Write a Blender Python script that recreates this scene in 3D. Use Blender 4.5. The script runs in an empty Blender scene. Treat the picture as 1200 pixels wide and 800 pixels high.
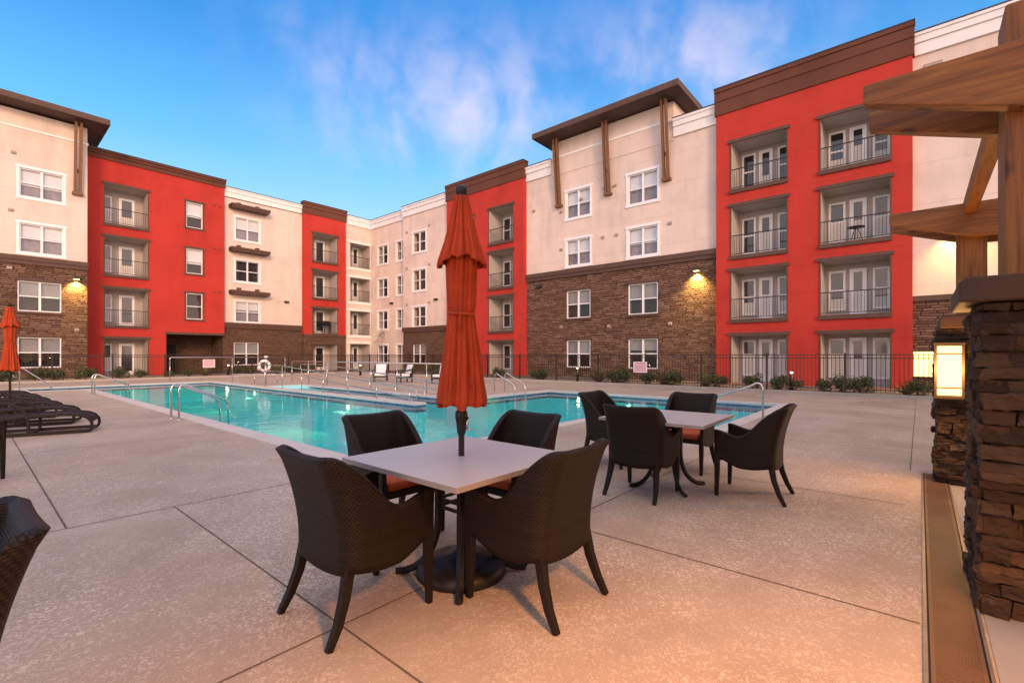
import bpy, bmesh, math, random
from mathutils import Vector, Matrix
random.seed(11)
R_ = math.radians
sc = bpy.context.scene
COL = sc.collection

# ------------------------------------------------------------------ camera
cam = bpy.data.cameras.new('camera'); cam_o = bpy.data.objects.new('camera', cam); COL.objects.link(cam_o)
cam_o.location = (0, 0, 1.4); cam_o.rotation_euler = (R_(90), 0, R_(-49.26))
cam.sensor_width = 36; cam.lens = 16.65; cam.shift_y = 0.0133; cam.clip_end = 2000; cam.clip_start = 0.05
sc.camera = cam_o

# ------------------------------------------------------------------ node helper
def N(nt, typ, ins=None, **props):
    n = nt.nodes.new(typ)
    for k, v in props.items(): setattr(n, k, v)
    for k, v in (ins or {}).items():
        s = n.inputs[k]
        if isinstance(v, bpy.types.NodeSocket): nt.links.new(v, s)
        elif isinstance(v, bpy.types.Node): nt.links.new(v.outputs[0], s)
        else: s.default_value = v
    return n
def c4(c): return (c[0], c[1], c[2], 1)
def M_(nt, op, a, b=0.0, c=0.0, clamp=False):
    return N(nt, 'ShaderNodeMath', {0: a, 1: b, 2: c}, operation=op, use_clamp=clamp).outputs[0]
def VM(nt, op, a, b=(0, 0, 0)):
    n = N(nt, 'ShaderNodeVectorMath', {0: a, 1: b}, operation=op)
    return n.outputs['Value'] if op in ('DOT_PRODUCT', 'LENGTH') else n.outputs[0]
def ramp(nt, fac, stops, interp='LINEAR'):
    n = N(nt, 'ShaderNodeValToRGB', {0: fac}); r = n.color_ramp; r.interpolation = interp
    while len(r.elements) < len(stops): r.elements.new(0.5)
    for e, (p, c) in zip(r.elements, stops):
        e.position = p; e.color = c4(c) if hasattr(c, '__len__') else (c, c, c, 1)
    return n.outputs[0]
def mix(nt, f, a, b, blend='MIX'):
    n = N(nt, 'ShaderNodeMix', data_type='RGBA', blend_type=blend)
    def put(i, v):
        if isinstance(v, bpy.types.NodeSocket): nt.links.new(v, n.inputs[i])
        else: n.inputs[i].default_value = c4(v) if hasattr(v, '__len__') else v
    put(0, f); put(6, a); put(7, b)
    return n.outputs[2]
def noise(nt, vec, scale, detail=4, rough=.55, dist=0.0, dims='3D'):
    return N(nt, 'ShaderNodeTexNoise', {'Vector': vec, 'Scale': scale, 'Detail': detail, 'Roughness': rough, 'Distortion': dist}, noise_dimensions=dims).outputs['Fac']
def maprange(nt, v, a, b, c=0.0, d=1.0, smooth=False):
    n = N(nt, 'ShaderNodeMapRange', {0: v, 1: a, 2: b, 3: c, 4: d}, interpolation_type='SMOOTHSTEP' if smooth else 'LINEAR')
    return n.outputs[0]

# ------------------------------------------------------------------ world and sun
SUN_AZ = Vector((-0.50, -0.866, 0)).normalized(); SUN_EL = 16.0
w = bpy.data.worlds.new('World'); sc.world = w; w.use_nodes = True
nt = w.node_tree; nt.nodes.clear()
sky = N(nt, 'ShaderNodeTexSky', sky_type='NISHITA', sun_disc=False, sun_elevation=R_(SUN_EL),
        sun_rotation=math.atan2(SUN_AZ.x, SUN_AZ.y), altitude=300, air_density=1.0, dust_density=1.0, ozone_density=3.0)
dirv = N(nt, 'ShaderNodeTexCoord').outputs['Generated']
sep = N(nt, 'ShaderNodeSeparateXYZ', {0: dirv}); zz = sep.outputs[2]
grad = ramp(nt, zz, [(0.0, (.46, .60, .72)), (.20, (.37, .58, .76)), (.36, (.085, .40, .76)), (.52, (.0, .205, .60)), (1.0, (.0, .11, .5))])
# thin cirrus: a soft belt of falling streaks
az = M_(nt, 'ARCTAN2', sep.outputs[1], sep.outputs[0]); el = M_(nt, 'ARCSINE', zz)
ae = N(nt, 'ShaderNodeCombineXYZ', {0: az, 1: el, 2: 0.0}).outputs[0]
wp = N(nt, 'ShaderNodeTexNoise', {'Vector': ae, 'Scale': 3.0, 'Detail': 3.0}).outputs['Color']
ae2 = VM(nt, 'ADD', ae, VM(nt, 'MULTIPLY', wp, (.16, .10, 0)))
st = N(nt, 'ShaderNodeMapping', {'Vector': ae2, 'Rotation': (0, 0, R_(-32)), 'Scale': (8.0, 6.5, 1.0)}).outputs[0]
fine = noise(nt, st, 1.5, 7, .52, .2)
big = noise(nt, N(nt, 'ShaderNodeMapping', {'Vector': ae, 'Scale': (3.0, 5.5, 1.0), 'Location': (.4, .1, 0)}).outputs[0], 1.3, 4, .5)
def gauss(c0, c1, w0, w1):
    a = M_(nt, 'DIVIDE', M_(nt, 'SUBTRACT', az, c0), w0); b = M_(nt, 'DIVIDE', M_(nt, 'SUBTRACT', el, c1), w1)
    return M_(nt, 'EXPONENT', M_(nt, 'MULTIPLY', M_(nt, 'ADD', M_(nt, 'MULTIPLY', a, a), M_(nt, 'MULTIPLY', b, b)), -1.0))
belt = M_(nt, 'MAXIMUM', M_(nt, 'MAXIMUM', gauss(R_(46), R_(27), .30, .115), M_(nt, 'MULTIPLY', gauss(R_(20), R_(29), .24, .13), .9)), M_(nt, 'MULTIPLY', gauss(R_(60), R_(30), .16, .07), .6))
cl = M_(nt, 'MULTIPLY', maprange(nt, M_(nt, 'ADD', M_(nt, 'MULTIPLY', fine, .6), M_(nt, 'MULTIPLY', big, .4)), .36, .70, .12, 1, True), belt)
cl = M_(nt, 'MULTIPLY', cl, .88)
col = mix(nt, cl, grad, (.66, .58, .72))
# a bright pinkish veil added above the frame to light the deck
top_fill = maprange(nt, zz, .62, .82, 0, 1, True)
col = mix(nt, top_fill, col, (1.12, .90, .80))
# sunset side of the sky
glow = VM(nt, 'DOT_PRODUCT', dirv, tuple(SUN_AZ))
low = maprange(nt, zz, .0, .75, 1, 0, True)
g = M_(nt, 'MULTIPLY', maprange(nt, glow, -.35, 1.0, 0, 1, True), low)
col = mix(nt, g, col, (3.1, 2.0, 1.55))
bgA = N(nt, 'ShaderNodeBackground', {'Color': sky.outputs[0], 'Strength': .05})
bgB = N(nt, 'ShaderNodeBackground', {'Color': col, 'Strength': .88})
out = N(nt, 'ShaderNodeOutputWorld', {'Surface': N(nt, 'ShaderNodeAddShader', {0: bgA.outputs[0], 1: bgB.outputs[0]}).outputs[0]})

sl = bpy.data.lights.new('sun', 'SUN'); sl.energy = 1.45; sl.angle = R_(12); sl.color = (1, .62, .36)
so = bpy.data.objects.new('sun', sl); COL.objects.link(so)
sd = Vector((SUN_AZ.x * math.cos(R_(SUN_EL)), SUN_AZ.y * math.cos(R_(SUN_EL)), math.sin(R_(SUN_EL))))
so.rotation_euler = sd.to_track_quat('Z', 'Y').to_euler(); so.location = (-20, -30, 20)
vs = sc.view_settings; vs.view_transform = 'Standard'; vs.look = 'None'; vs.exposure = 0.38; vs.gamma = 1.0; vs.use_curve_mapping = False
sc.cycles.max_bounces = 8; sc.cycles.transparent_max_bounces = 12; sc.cycles.sample_clamp_indirect = 6

# ------------------------------------------------------------------ materials
MATS = {}
def newmat(name):
    m = bpy.data.materials.new(name); m.use_nodes = True; m.node_tree.nodes.clear(); MATS[name] = m
    return m, m.node_tree
def finish(nt, sh): N(nt, 'ShaderNodeOutputMaterial', {'Surface': sh})
def pos(nt): return N(nt, 'ShaderNodeNewGeometry').outputs['Position']
def objco(nt): return N(nt, 'ShaderNodeTexCoord').outputs['Object']
def PB(nt, base, rough, **kw):
    ins = {'Base Color': base if isinstance(base, bpy.types.NodeSocket) else c4(base), 'Roughness': rough}
    for k, v in kw.items(): ins[k.replace('_', ' ')] = v
    return N(nt, 'ShaderNodeBsdfPrincipled', ins).outputs[0]
def bump(nt, h, strength=.3, dist=.01):
    return N(nt, 'ShaderNodeBump', {'Height': h, 'Strength': strength, 'Distance': dist}).outputs[0]
def simple(name, base, rough=.6, var=.12, vscale=3.0, bmp=0.0, bscale=60.0, world=False, **kw):
    m, nt = newmat(name)
    v = pos(nt) if world else objco(nt)
    f = noise(nt, v, vscale, 6, .6)
    lo = tuple(x * (1 - var) for x in base); hi = tuple(min(1, x * (1 + var)) for x in base)
    col = ramp(nt, f, [(.3, lo), (.7, hi)])
    if bmp: kw['Normal'] = bump(nt, noise(nt, v, bscale, 4), bmp, .004)
    finish(nt, PB(nt, col, rough, **kw)); return m

def stucco(name, base, joints=True):
    m, nt = newmat(name); p = pos(nt); s = N(nt, 'ShaderNodeSeparateXYZ', {0: p})
    streak = N(nt, 'ShaderNodeMapping', {'Vector': p, 'Scale': (.8, .8, .12)}).outputs[0]
    f = M_(nt, 'ADD', M_(nt, 'MULTIPLY', noise(nt, p, .5, 5, .6), .6), M_(nt, 'MULTIPLY', noise(nt, streak, 2.0, 6, .65), .4))
    col = ramp(nt, f, [(.30, tuple(x * .78 for x in base)), (.5, base), (.70, tuple(min(1, x * 1.13) for x in base))])
    if joints:
        fz = M_(nt, 'FRACT', M_(nt, 'DIVIDE', M_(nt, 'ADD', s.outputs[2], .62), 1.6))
        jz = M_(nt, 'LESS_THAN', fz, .013)
        col = mix(nt, M_(nt, 'MULTIPLY', jz, .30), col, tuple(x * .3 for x in base))
    nrm = bump(nt, noise(nt, p, 55, 5, .6), .35, .006)
    finish(nt, PB(nt, col, .88, Normal=nrm, Specular_IOR_Level=.25)); return m
stucco('stucco_cream', (.72, .585, .50)); stucco('stucco_red', (.48, .043, .030)); stucco('parapet_brown', (.135, .052, .034), False)
simple('trim_brown', (.10, .05, .033), .7, .2, 4, .2)
simple('trim_white', (.82, .78, .75), .6, .05, 2)
simple('vinyl_white', (.84, .82, .82), .35, .03)
simple('soffit', (.085, .042, .032), .7, .2, 2)
simple('coping_dark', (.035, .03, .03), .5)
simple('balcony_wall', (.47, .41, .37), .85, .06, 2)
simple('pane_sheet', (.72, .66, .58), .8, .08, 30)  # pale sheet on the balcony glass, painted as reflected sky
simple('interior_dark', (.03, .025, .025), .9, .4, 1)
simple('metal_black', (.018, .014, .013), .45, .2, 5, Metallic=.3)
simple('metal_bronze', (.05, .032, .025), .4, .2, 6, Metallic=.5)
simple('steel', (.62, .58, .55), .22, .06, 8, Metallic=1.0)
simple('fabric_white', (.74, .73, .77), .9, .06, 12, .3, 300)
simple('plastic_white', (.8, .78, .76), .35, .05)
simple('soil', (.22, .165, .12), .95, .3, 3, .6, 25, world=True)
simple('kerb', (.42, .36, .31), .85, .1, 3, .2, 60, world=True)
simple('patio', (.30, .28, .27), .75, .12, 1.3, .15, 60, world=True)
simple('earth', (.20, .16, .12), .95, .3, .2, world=True)
simple('roofing', (.25, .23, .21), .9)
simple('trunk_bark', (.20, .11, .06), .9, .3, 20, .5, 60)
simple('drain_tan', (.135, .072, .038), .6, .25, 3, .1, 200, world=True)
simple('drain_frame', (.22, .19, .17), .5, .2, 6, Metallic=.4)
simple('drain_dark', (.03, .022, .018), .8)
simple('sealant', (.12, .09, .075), .9)
simple('umbrella_orange', (.44, .047, .008), .9, .16, 7, .35, 500)
simple('cushion_orange', (.46, .085, .03), .9, .12, 9, .3, 400)
simple('sling', (.022, .015, .020), .7, .15, 9, .3, 300, Specular_IOR_Level=.2)
simple('lounger_frame', (.012, .008, .009), .5, .2, 6, Specular_IOR_Level=.2)
simple('sign_white', (.80, .68, .70), .5, .05)
simple('sign_red', (.55, .10, .18), .5, .05)
simple('bracket_wood', (.19, .080, .028), .6, .25, 6, .2)
simple('sconce_metal', (.03, .02, .018), .5)

def leafmat(name, a, b):
    m, nt = newmat(name)
    r = N(nt, 'ShaderNodeNewGeometry').outputs['Random Per Island']
    col = ramp(nt, r, [(0, a), (1, b)])
    finish(nt, PB(nt, col, .55, Specular_IOR_Level=.3))
leafmat('leaf_green', (.035, .055, .018), (.10, .125, .035)); leafmat('leaf_pale', (.09, .10, .035), (.20, .19, .06))

def emis(name, col, s):
    m, nt = newmat(name); finish(nt, N(nt, 'ShaderNodeEmission', {'Color': c4(col), 'Strength': s}).outputs[0])
emis('lantern_glow', (1, .66, .22), 2.8); emis('sconce_glow', (1, .72, .25), 5); emis('bollard_glow', (1, .82, .5), 4)
emis('pool_glow', (1, .75, .25), 40); emis('room_lit', (1, .56, .18), 1.6)

# deck: knock-down textured concrete, trowelled blotches
m, nt = newmat('deck'); p = pos(nt)
blotch = noise(nt, p, .55, 5, .6, .4); mid = noise(nt, p, 3.2, 5, .62, .3)
base = ramp(nt, M_(nt, 'ADD', M_(nt, 'MULTIPLY', blotch, .65), M_(nt, 'MULTIPLY', mid, .35)), [(.30, (.33, .245, .185)), (.52, (.415, .315, .245)), (.72, (.48, .375, .30))])
wp = VM(nt, 'ADD', p, VM(nt, 'MULTIPLY', N(nt, 'ShaderNodeTexNoise', {'Vector': p, 'Scale': 9.0, 'Detail': 3.0}).outputs['Color'], (.06, .06, .06)))
flake = noise(nt, wp, 46, 3, .55, 1.2)
dens = noise(nt, p, 1.1, 4, .6)
fl = maprange(nt, M_(nt, 'ADD', flake, M_(nt, 'MULTIPLY', dens, .24)), .635, .70, 0, 1, True)
stain = maprange(nt, noise(nt, p, .32, 6, .62, .8), .50, .70, 0, 1, True)
base = mix(nt, M_(nt, 'MULTIPLY', stain, .5), base, (.25, .19, .15))
wear = maprange(nt, noise(nt, p, .8, 4, .6), .35, .62, .25, 1, True)
col = mix(nt, M_(nt, 'MULTIPLY', M_(nt, 'MULTIPLY', fl, wear), .85), base, (.66, .57, .50))
grit = noise(nt, p, 160, 3, .6)
col = mix(nt, M_(nt, 'MULTIPLY', maprange(nt, grit, .58, .72, 0, 1), .35), col, (.11, .085, .07))
hgt = M_(nt, 'ADD', M_(nt, 'MULTIPLY', fl, 1.0), M_(nt, 'MULTIPLY', grit, .4))
rg = ramp(nt, mid, [(.3, .52), (.7, .78)])
finish(nt, PB(nt, col, rg, Normal=bump(nt, hgt, .5, .004), Specular_IOR_Level=.35))
# pool coping and the smooth band
simple('coping', (.58, .52, .49), .7, .08, 2.2, .2, 90, world=True)

def ior2(nt, v):
    # same fresnel from both sides of a thin sheet
    bf = N(nt, 'ShaderNodeNewGeometry').outputs['Backfacing']
    return M_(nt, 'ADD', v, M_(nt, 'MULTIPLY', bf, 1.0 / v - v))
# pool tile / plaster
m, nt = newmat('tile'); p = pos(nt); s = N(nt, 'ShaderNodeSeparateXYZ', {0: p})
sx = M_(nt, 'ADD', s.outputs[0], s.outputs[1])
tu = M_(nt, 'MULTIPLY', sx, 7.0); tz = M_(nt, 'MULTIPLY', s.outputs[2], 14.0)
wn = N(nt, 'ShaderNodeTexWhiteNoise', {'Vector': N(nt, 'ShaderNodeCombineXYZ', {0: M_(nt, 'FLOOR', tu), 1: M_(nt, 'FLOOR', tz), 2: 0.0}).outputs[0]}, noise_dimensions='2D').outputs['Value']
col = ramp(nt, wn, [(0, (.010, .05, .13)), (.5, (.02, .11, .22)), (1, (.05, .17, .27))])
gl = M_(nt, 'MAXIMUM', M_(nt, 'LESS_THAN', M_(nt, 'FRACT', tu), .06), M_(nt, 'LESS_THAN', M_(nt, 'FRACT', tz), .08))
finish(nt, PB(nt, mix(nt, M_(nt, 'MULTIPLY', gl, .5), col, (.3, .35, .37)), .25))
simple('plaster', (.36, .88, .87), .7, .08, 1.5, world=True)
# water: tinted clear body with fresnel reflection and small ripples
m, nt = newmat('water'); p = pos(nt)
r1 = noise(nt, p, 1.6, 3, .5, .3); r2 = noise(nt, p, 7.0, 3, .5, .2)
nb = bump(nt, M_(nt, 'ADD', M_(nt, 'MULTIPLY', r1, 1.0), M_(nt, 'MULTIPLY', r2, .22)), .09, .12)
tr = N(nt, 'ShaderNodeBsdfTransparent', {'Color': (.09, .78, .81, 1)}).outputs[0]
gs = N(nt, 'ShaderNodeBsdfGlossy', {'Color': (1, 1, 1, 1), 'Roughness': .015, 'Normal': nb}).outputs[0]
fr = N(nt, 'ShaderNodeFresnel', {'IOR': ior2(nt, 1.11), 'Normal': nb}).outputs[0]
finish(nt, N(nt, 'ShaderNodeMixShader', {0: fr, 1: tr, 2: gs}).outputs[0])

# glass: thin window panes
m, nt = newmat('glass')
wob = bump(nt, noise(nt, pos(nt), .9, 2), .05, .05)
fr = N(nt, 'ShaderNodeFresnel', {'IOR': ior2(nt, 1.55), 'Normal': wob}).outputs[0]
finish(nt, N(nt, 'ShaderNodeMixShader', {0: fr, 1: N(nt, 'ShaderNodeBsdfTransparent', {'Color': (.86, .88, .90, 1)}).outputs[0],
    2: N(nt, 'ShaderNodeBsdfGlossy', {'Roughness': .01, 'Normal': wob}).outputs[0]}).outputs[0])
simple('dark_glass', (.022, .020, .022), .06, .4, 2, IOR=1.7)
# blinds with fine slats
m, nt = newmat('blind'); s = N(nt, 'ShaderNodeSeparateXYZ', {0: pos(nt)})
fz = M_(nt, 'FRACT', M_(nt, 'MULTIPLY', s.outputs[2], 18.0))
finish(nt, PB(nt, ramp(nt, fz, [(0, (.62, .59, .57)), (.35, (.88, .86, .84)), (1, (.9, .88, .86))]), .7))

simple('blind_grey', (.34, .325, .31), .8, .1, 6)
simple('sheer', (.33, .29, .31), .85, .25, 3)
simple('vent_tan', (.40, .30, .25), .7)
simple('vent_red', (.30, .05, .035), .7)
# ledgestone on the far walls: courses of thin stones
def ledge(name, rowh, ln, cols, dark):
    m, nt = newmat(name); p = pos(nt); s = N(nt, 'ShaderNodeSeparateXYZ', {0: p})
    sx = M_(nt, 'ADD', s.outputs[0], s.outputs[1])
    nz = M_(nt, 'MULTIPLY', M_(nt, 'SUBTRACT', noise(nt, p, 1.7, 3), .5), .9)
    zr = M_(nt, 'ADD', M_(nt, 'DIVIDE', s.outputs[2], rowh), nz)
    row = M_(nt, 'FLOOR', zr)
    rn = N(nt, 'ShaderNodeTexWhiteNoise', {'W': row}, noise_dimensions='1D').outputs['Value']
    u = M_(nt, 'ADD', M_(nt, 'MULTIPLY', M_(nt, 'DIVIDE', sx, ln), M_(nt, 'ADD', .65, M_(nt, 'MULTIPLY', rn, .8))), M_(nt, 'MULTIPLY', rn, 31.0))
    u = M_(nt, 'ADD', u, M_(nt, 'MULTIPLY', noise(nt, p, 2.3, 2), .8))
    cell = M_(nt, 'FLOOR', u)
    v = N(nt, 'ShaderNodeCombineXYZ', {0: cell, 1: row, 2: 0.0}).outputs[0]
    wv = N(nt, 'ShaderNodeTexWhiteNoise', {'Vector': v}, noise_dimensions='2D').outputs['Value']
    fu = M_(nt, 'FRACT', u); fz = M_(nt, 'FRACT', zr)
    eu = M_(nt, 'MINIMUM', fu, M_(nt, 'SUBTRACT', 1.0, fu)); ez = M_(nt, 'MINIMUM', fz, M_(nt, 'SUBTRACT', 1.0, fz))
    e = M_(nt, 'MINIMUM', maprange(nt, eu, 0, .06), maprange(nt, ez, 0, .2))
    n2 = noise(nt, p, 14, 5, .65)
    k = len(cols) - 1
    col = ramp(nt, M_(nt, 'ADD', M_(nt, 'MULTIPLY', wv, .8), M_(nt, 'MULTIPLY', n2, .25)), [(i / k, c) for i, c in enumerate(cols)])
    col = mix(nt, M_(nt, 'SUBTRACT', 1.0, maprange(nt, e, 0, .8)), col, dark)
    h = M_(nt, 'ADD', M_(nt, 'MULTIPLY', e, .7), M_(nt, 'ADD', M_(nt, 'MULTIPLY', wv, 1.1), M_(nt, 'MULTIPLY', n2, .4)))
    finish(nt, PB(nt, col, .9, Normal=bump(nt, h, .9, .055), Specular_IOR_Level=.2))
ledge('stone', .105, .46, [(.085, .043, .026), (.175, .093, .060), (.25, .145, .098), (.13, .068, .044), (.33, .22, .155)], (.03, .016, .010))
ledge('stone_dark', .085, .34, [(.10, .055, .034), (.155, .086, .055), (.20, .118, .076), (.14, .078, .052), (.23, .15, .10)], (.05, .028, .018))

# near pier stones (each stone is its own island)
m, nt = newmat('pier_stone'); g_ = N(nt, 'ShaderNodeNewGeometry'); p = g_.outputs['Position']
n2 = noise(nt, p, 9, 7, .68); n3 = noise(nt, p, 45, 5, .6)
col = ramp(nt, M_(nt, 'ADD', M_(nt, 'MULTIPLY', g_.outputs['Random Per Island'], .75), M_(nt, 'MULTIPLY', n2, .35)),
           [(.1, (.022, .012, .007)), (.4, (.055, .030, .017)), (.65, (.095, .052, .029)), (.85, (.04, .023, .015)), (1, (.13, .085, .055))])
finish(nt, PB(nt, col, .85, Normal=bump(nt, M_(nt, 'ADD', n2, M_(nt, 'MULTIPLY', n3, .5)), .8, .02), Specular_IOR_Level=.25))
# cedar beams
def wood(name, axis):
    m, nt = newmat(name); p = pos(nt)
    sc_ = [14.0, 14.0, 14.0]; sc_[axis] = .9
    mp = N(nt, 'ShaderNodeMapping', {'Vector': p, 'Scale': tuple(sc_)}).outputs[0]
    gr = noise(nt, mp, 1.6, 8, .62, .9)
    kp = [5.0, 5.0, 5.0]; kp[axis] = 2.4
    vk = N(nt, 'ShaderNodeTexVoronoi', {'Vector': N(nt, 'ShaderNodeMapping', {'Vector': p, 'Scale': tuple(kp), 'Location': (.37, .2, .31)}).outputs[0], 'Scale': 1.0}).outputs['Distance']
    knot = maprange(nt, M_(nt, 'ADD', vk, M_(nt, 'MULTIPLY', gr, .12)), .13, .24, 1, 0, True)
    col = ramp(nt, gr, [(.28, (.075, .022, .003)), (.5, (.23, .078, .009)), (.72, (.36, .135, .018))])
    col = mix(nt, M_(nt, 'MULTIPLY', knot, .85), col, (.04, .014, .007))
    finish(nt, PB(nt, col, .55, Normal=bump(nt, gr, .3, .004)))
wood('cedar_y', 1); wood('cedar_x', 0); wood('cedar_z', 2)
simple('cap_wood', (.05, .020, .008), .65, .25, 5, .2)

# wicker: woven strands laid out in UV metres
m, nt = newmat('wicker'); uv = N(nt, 'ShaderNodeUVMap').outputs[0]
s = N(nt, 'ShaderNodeSeparateXYZ', {0: uv})
ku, kv = 1 / .021, 1 / .0115
a = M_(nt, 'MULTIPLY', s.outputs[0], ku); b = M_(nt, 'MULTIPLY', s.outputs[1], kv)
par = M_(nt, 'MODULO', M_(nt, 'ADD', M_(nt, 'FLOOR', b), 1000.0), 2.0)
a2 = M_(nt, 'ADD', a, M_(nt, 'MULTIPLY', par, .5))
hu = M_(nt, 'ABSOLUTE', M_(nt, 'SINE', M_(nt, 'MULTIPLY', a2, math.pi)))
hv = M_(nt, 'ABSOLUTE', M_(nt, 'SINE', M_(nt, 'MULTIPLY', b, math.pi)))
h = M_(nt, 'MULTIPLY', M_(nt, 'POWER', hu, .7), M_(nt, 'POWER', hv, .6))
strand = N(nt, 'ShaderNodeTexWhiteNoise', {'W': M_(nt, 'FLOOR', b)}, noise_dimensions='1D').outputs['Value']
col = ramp(nt, M_(nt, 'ADD', M_(nt, 'MULTIPLY', h, .8), M_(nt, 'MULTIPLY', strand, .2)), [(.12, (.003, .0018, .0013)), (.5, (.014, .0075, .005)), (1, (.034, .019, .013))])
finish(nt, PB(nt, col, .48, Normal=bump(nt, h, .8, .004), Specular_IOR_Level=.22))
simple('chair_leg', (.012, .007, .0055), .5, .25, 30, .3, 250, Specular_IOR_Level=.25)
# table top: pale laminate with faint brushing
m, nt = newmat('table_top'); p = objco(nt)
f = noise(nt, N(nt, 'ShaderNodeMapping', {'Vector': p, 'Scale': (2, 60, 2)}).outputs[0], 3, 6, .7)
finish(nt, PB(nt, ramp(nt, f, [(.3, (.40, .385, .40)), (.7, (.50, .485, .50))]), .38, Specular_IOR_Level=.5, Normal=bump(nt, noise(nt, p, 120, 3), .05, .002)))
simple('table_edge', (.33, .28, .25), .5)

# ------------------------------------------------------------------ mesh helpers
class MB:
    def __init__(s): s.bm = bmesh.new(); s.uv = None
    def face(s, pts, mi=0, uvs=None):
        vs_ = [s.bm.verts.new(p) for p in pts]
        f = s.bm.faces.new(vs_); f.material_index = mi
        return f
    def box(s, x0, x1, y0, y1, z0, z1, mi=0, T=None):
        if x0 > x1: x0, x1 = x1, x0
        if y0 > y1: y0, y1 = y1, y0
        if z0 > z1: z0, z1 = z1, z0
        c = [(x, y, z) for z in (z0, z1) for y in (y0, y1) for x in (x0, x1)]
        v = [s.bm.verts.new(T(*p) if T else p) for p in c]
        for q in ((0, 2, 3, 1), (4, 5, 7, 6), (0, 1, 5, 4), (2, 6, 7, 3), (0, 4, 6, 2), (1, 3, 7, 5)):
            f = s.bm.faces.new([v[i] for i in q]); f.material_index = mi
        return v
    def prism(s, prof, a0, a1, f3, mi=0):
        A = [s.bm.verts.new(f3(p, a0)) for p in prof]; B = [s.bm.verts.new(f3(p, a1)) for p in prof]
        n = len(prof)
        for fs in [A, B[::-1]] + [[A[(i + 1) % n], A[i], B[i], B[(i + 1) % n]] for i in range(n)]:
            f = s.bm.faces.new(fs); f.material_index = mi
    def tube(s, pts, r, n=8, mi=0, square=False, caps=True):
        pts = [Vector(p) for p in pts]; rings = []
        rr = r if hasattr(r, '__len__') else [r] * len(pts)
        up = None
        for i, p in enumerate(pts):
            t = (pts[min(i + 1, len(pts) - 1)] - pts[max(i - 1, 0)]).normalized()
            if up is None:
                up = Vector((0, 0, 1)) if abs(t.z) < .9 else Vector((0, 1, 0))
            x = up.cross(t).normalized(); y = t.cross(x).normalized(); up = y
            if square:
                k = rr[i]; ring = [p + x * a * k + y * b * k for a, b in ((-1, -1), (1, -1), (1, 1), (-1, 1))]
            else:
                ring = [p + x * math.cos(2 * math.pi * j / n) * rr[i] + y * math.sin(2 * math.pi * j / n) * rr[i] for j in range(n)]
            rings.append([s.bm.verts.new(q) for q in ring])
        m_ = len(rings[0])
        for a, b in zip(rings, rings[1:]):
            for j in range(m_):
                f = s.bm.faces.new([a[j], a[(j + 1) % m_], b[(j + 1) % m_], b[j]]); f.material_index = mi; f.smooth = not square
        if caps:
            for ring in (rings[0][::-1], rings[-1]):
                f = s.bm.faces.new(ring); f.material_index = mi
    def lathe(s, prof, n=24, c=(0, 0), mi=0, rf=None):
        rings = []
        for r, z in prof:
            rings.append([s.bm.verts.new((c[0] + (rf(r, z, 2 * math.pi * j / n) if rf else r) * math.cos(2 * math.pi * j / n),
                                          c[1] + (rf(r, z, 2 * math.pi * j / n) if rf else r) * math.sin(2 * math.pi * j / n), z)) for j in range(n)])
        for a, b in zip(rings, rings[1:]):
            for j in range(n):
                f = s.bm.faces.new([a[j], a[(j + 1) % n], b[(j + 1) % n], b[j]]); f.material_index = mi; f.smooth = True
        return rings
    def build(s, name, mats, parent=None, bevel=0.0, world=True, smooth=False, merge=False):
        if merge: bmesh.ops.remove_doubles(s.bm, verts=s.bm.verts, dist=1e-4)
        bmesh.ops.recalc_face_normals(s.bm, faces=s.bm.faces)
        me = bpy.data.meshes.new(name); s.bm.to_mesh(me); s.bm.free()
        for k in (mats if isinstance(mats, (list, tuple)) else [mats]): me.materials.append(MATS[k])
        o = bpy.data.objects.new(name, me); COL.objects.link(o)
        if smooth:
            for f in me.polygons: f.use_smooth = True
        if bevel:
            b = o.modifiers.new('bevel', 'BEVEL'); b.width = bevel; b.segments = 2; b.limit_method = 'ANGLE'; b.angle_limit = R_(50)
        if parent:
            o.parent = parent
            if world:
                pl = Vector((0, 0, 0)); q = parent
                while q: pl += q.location; q = q.parent
                o.location = -pl
        return o
def tag(o, label=None, cat=None, group=None, kind=None):
    if label: o['label'] = label
    if cat: o['category'] = cat
    if group: o['group'] = group
    if kind: o['kind'] = kind
    return o
def thing(name, label, cat, loc=(0, 0, 0), rz=0.0, group=None):
    o = bpy.data.objects.new(name, None); COL.objects.link(o); o.location = loc; o.rotation_euler = (0, 0, rz); o.empty_display_size = .2
    return tag(o, label, cat, group)
def dup(o, parent=None):
    c = o.copy(); COL.objects.link(c)
    if parent: c.parent = parent
    for ch in list(o.children): dup(ch, c)
    return c
def copy_thing(src, loc, rz, label, first, scale=1.0):
    o = src if first else dup(src)
    o.location = loc; o.rotation_euler = (0, 0, rz); o['label'] = label; o.scale = (scale,) * 3
    return o

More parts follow.
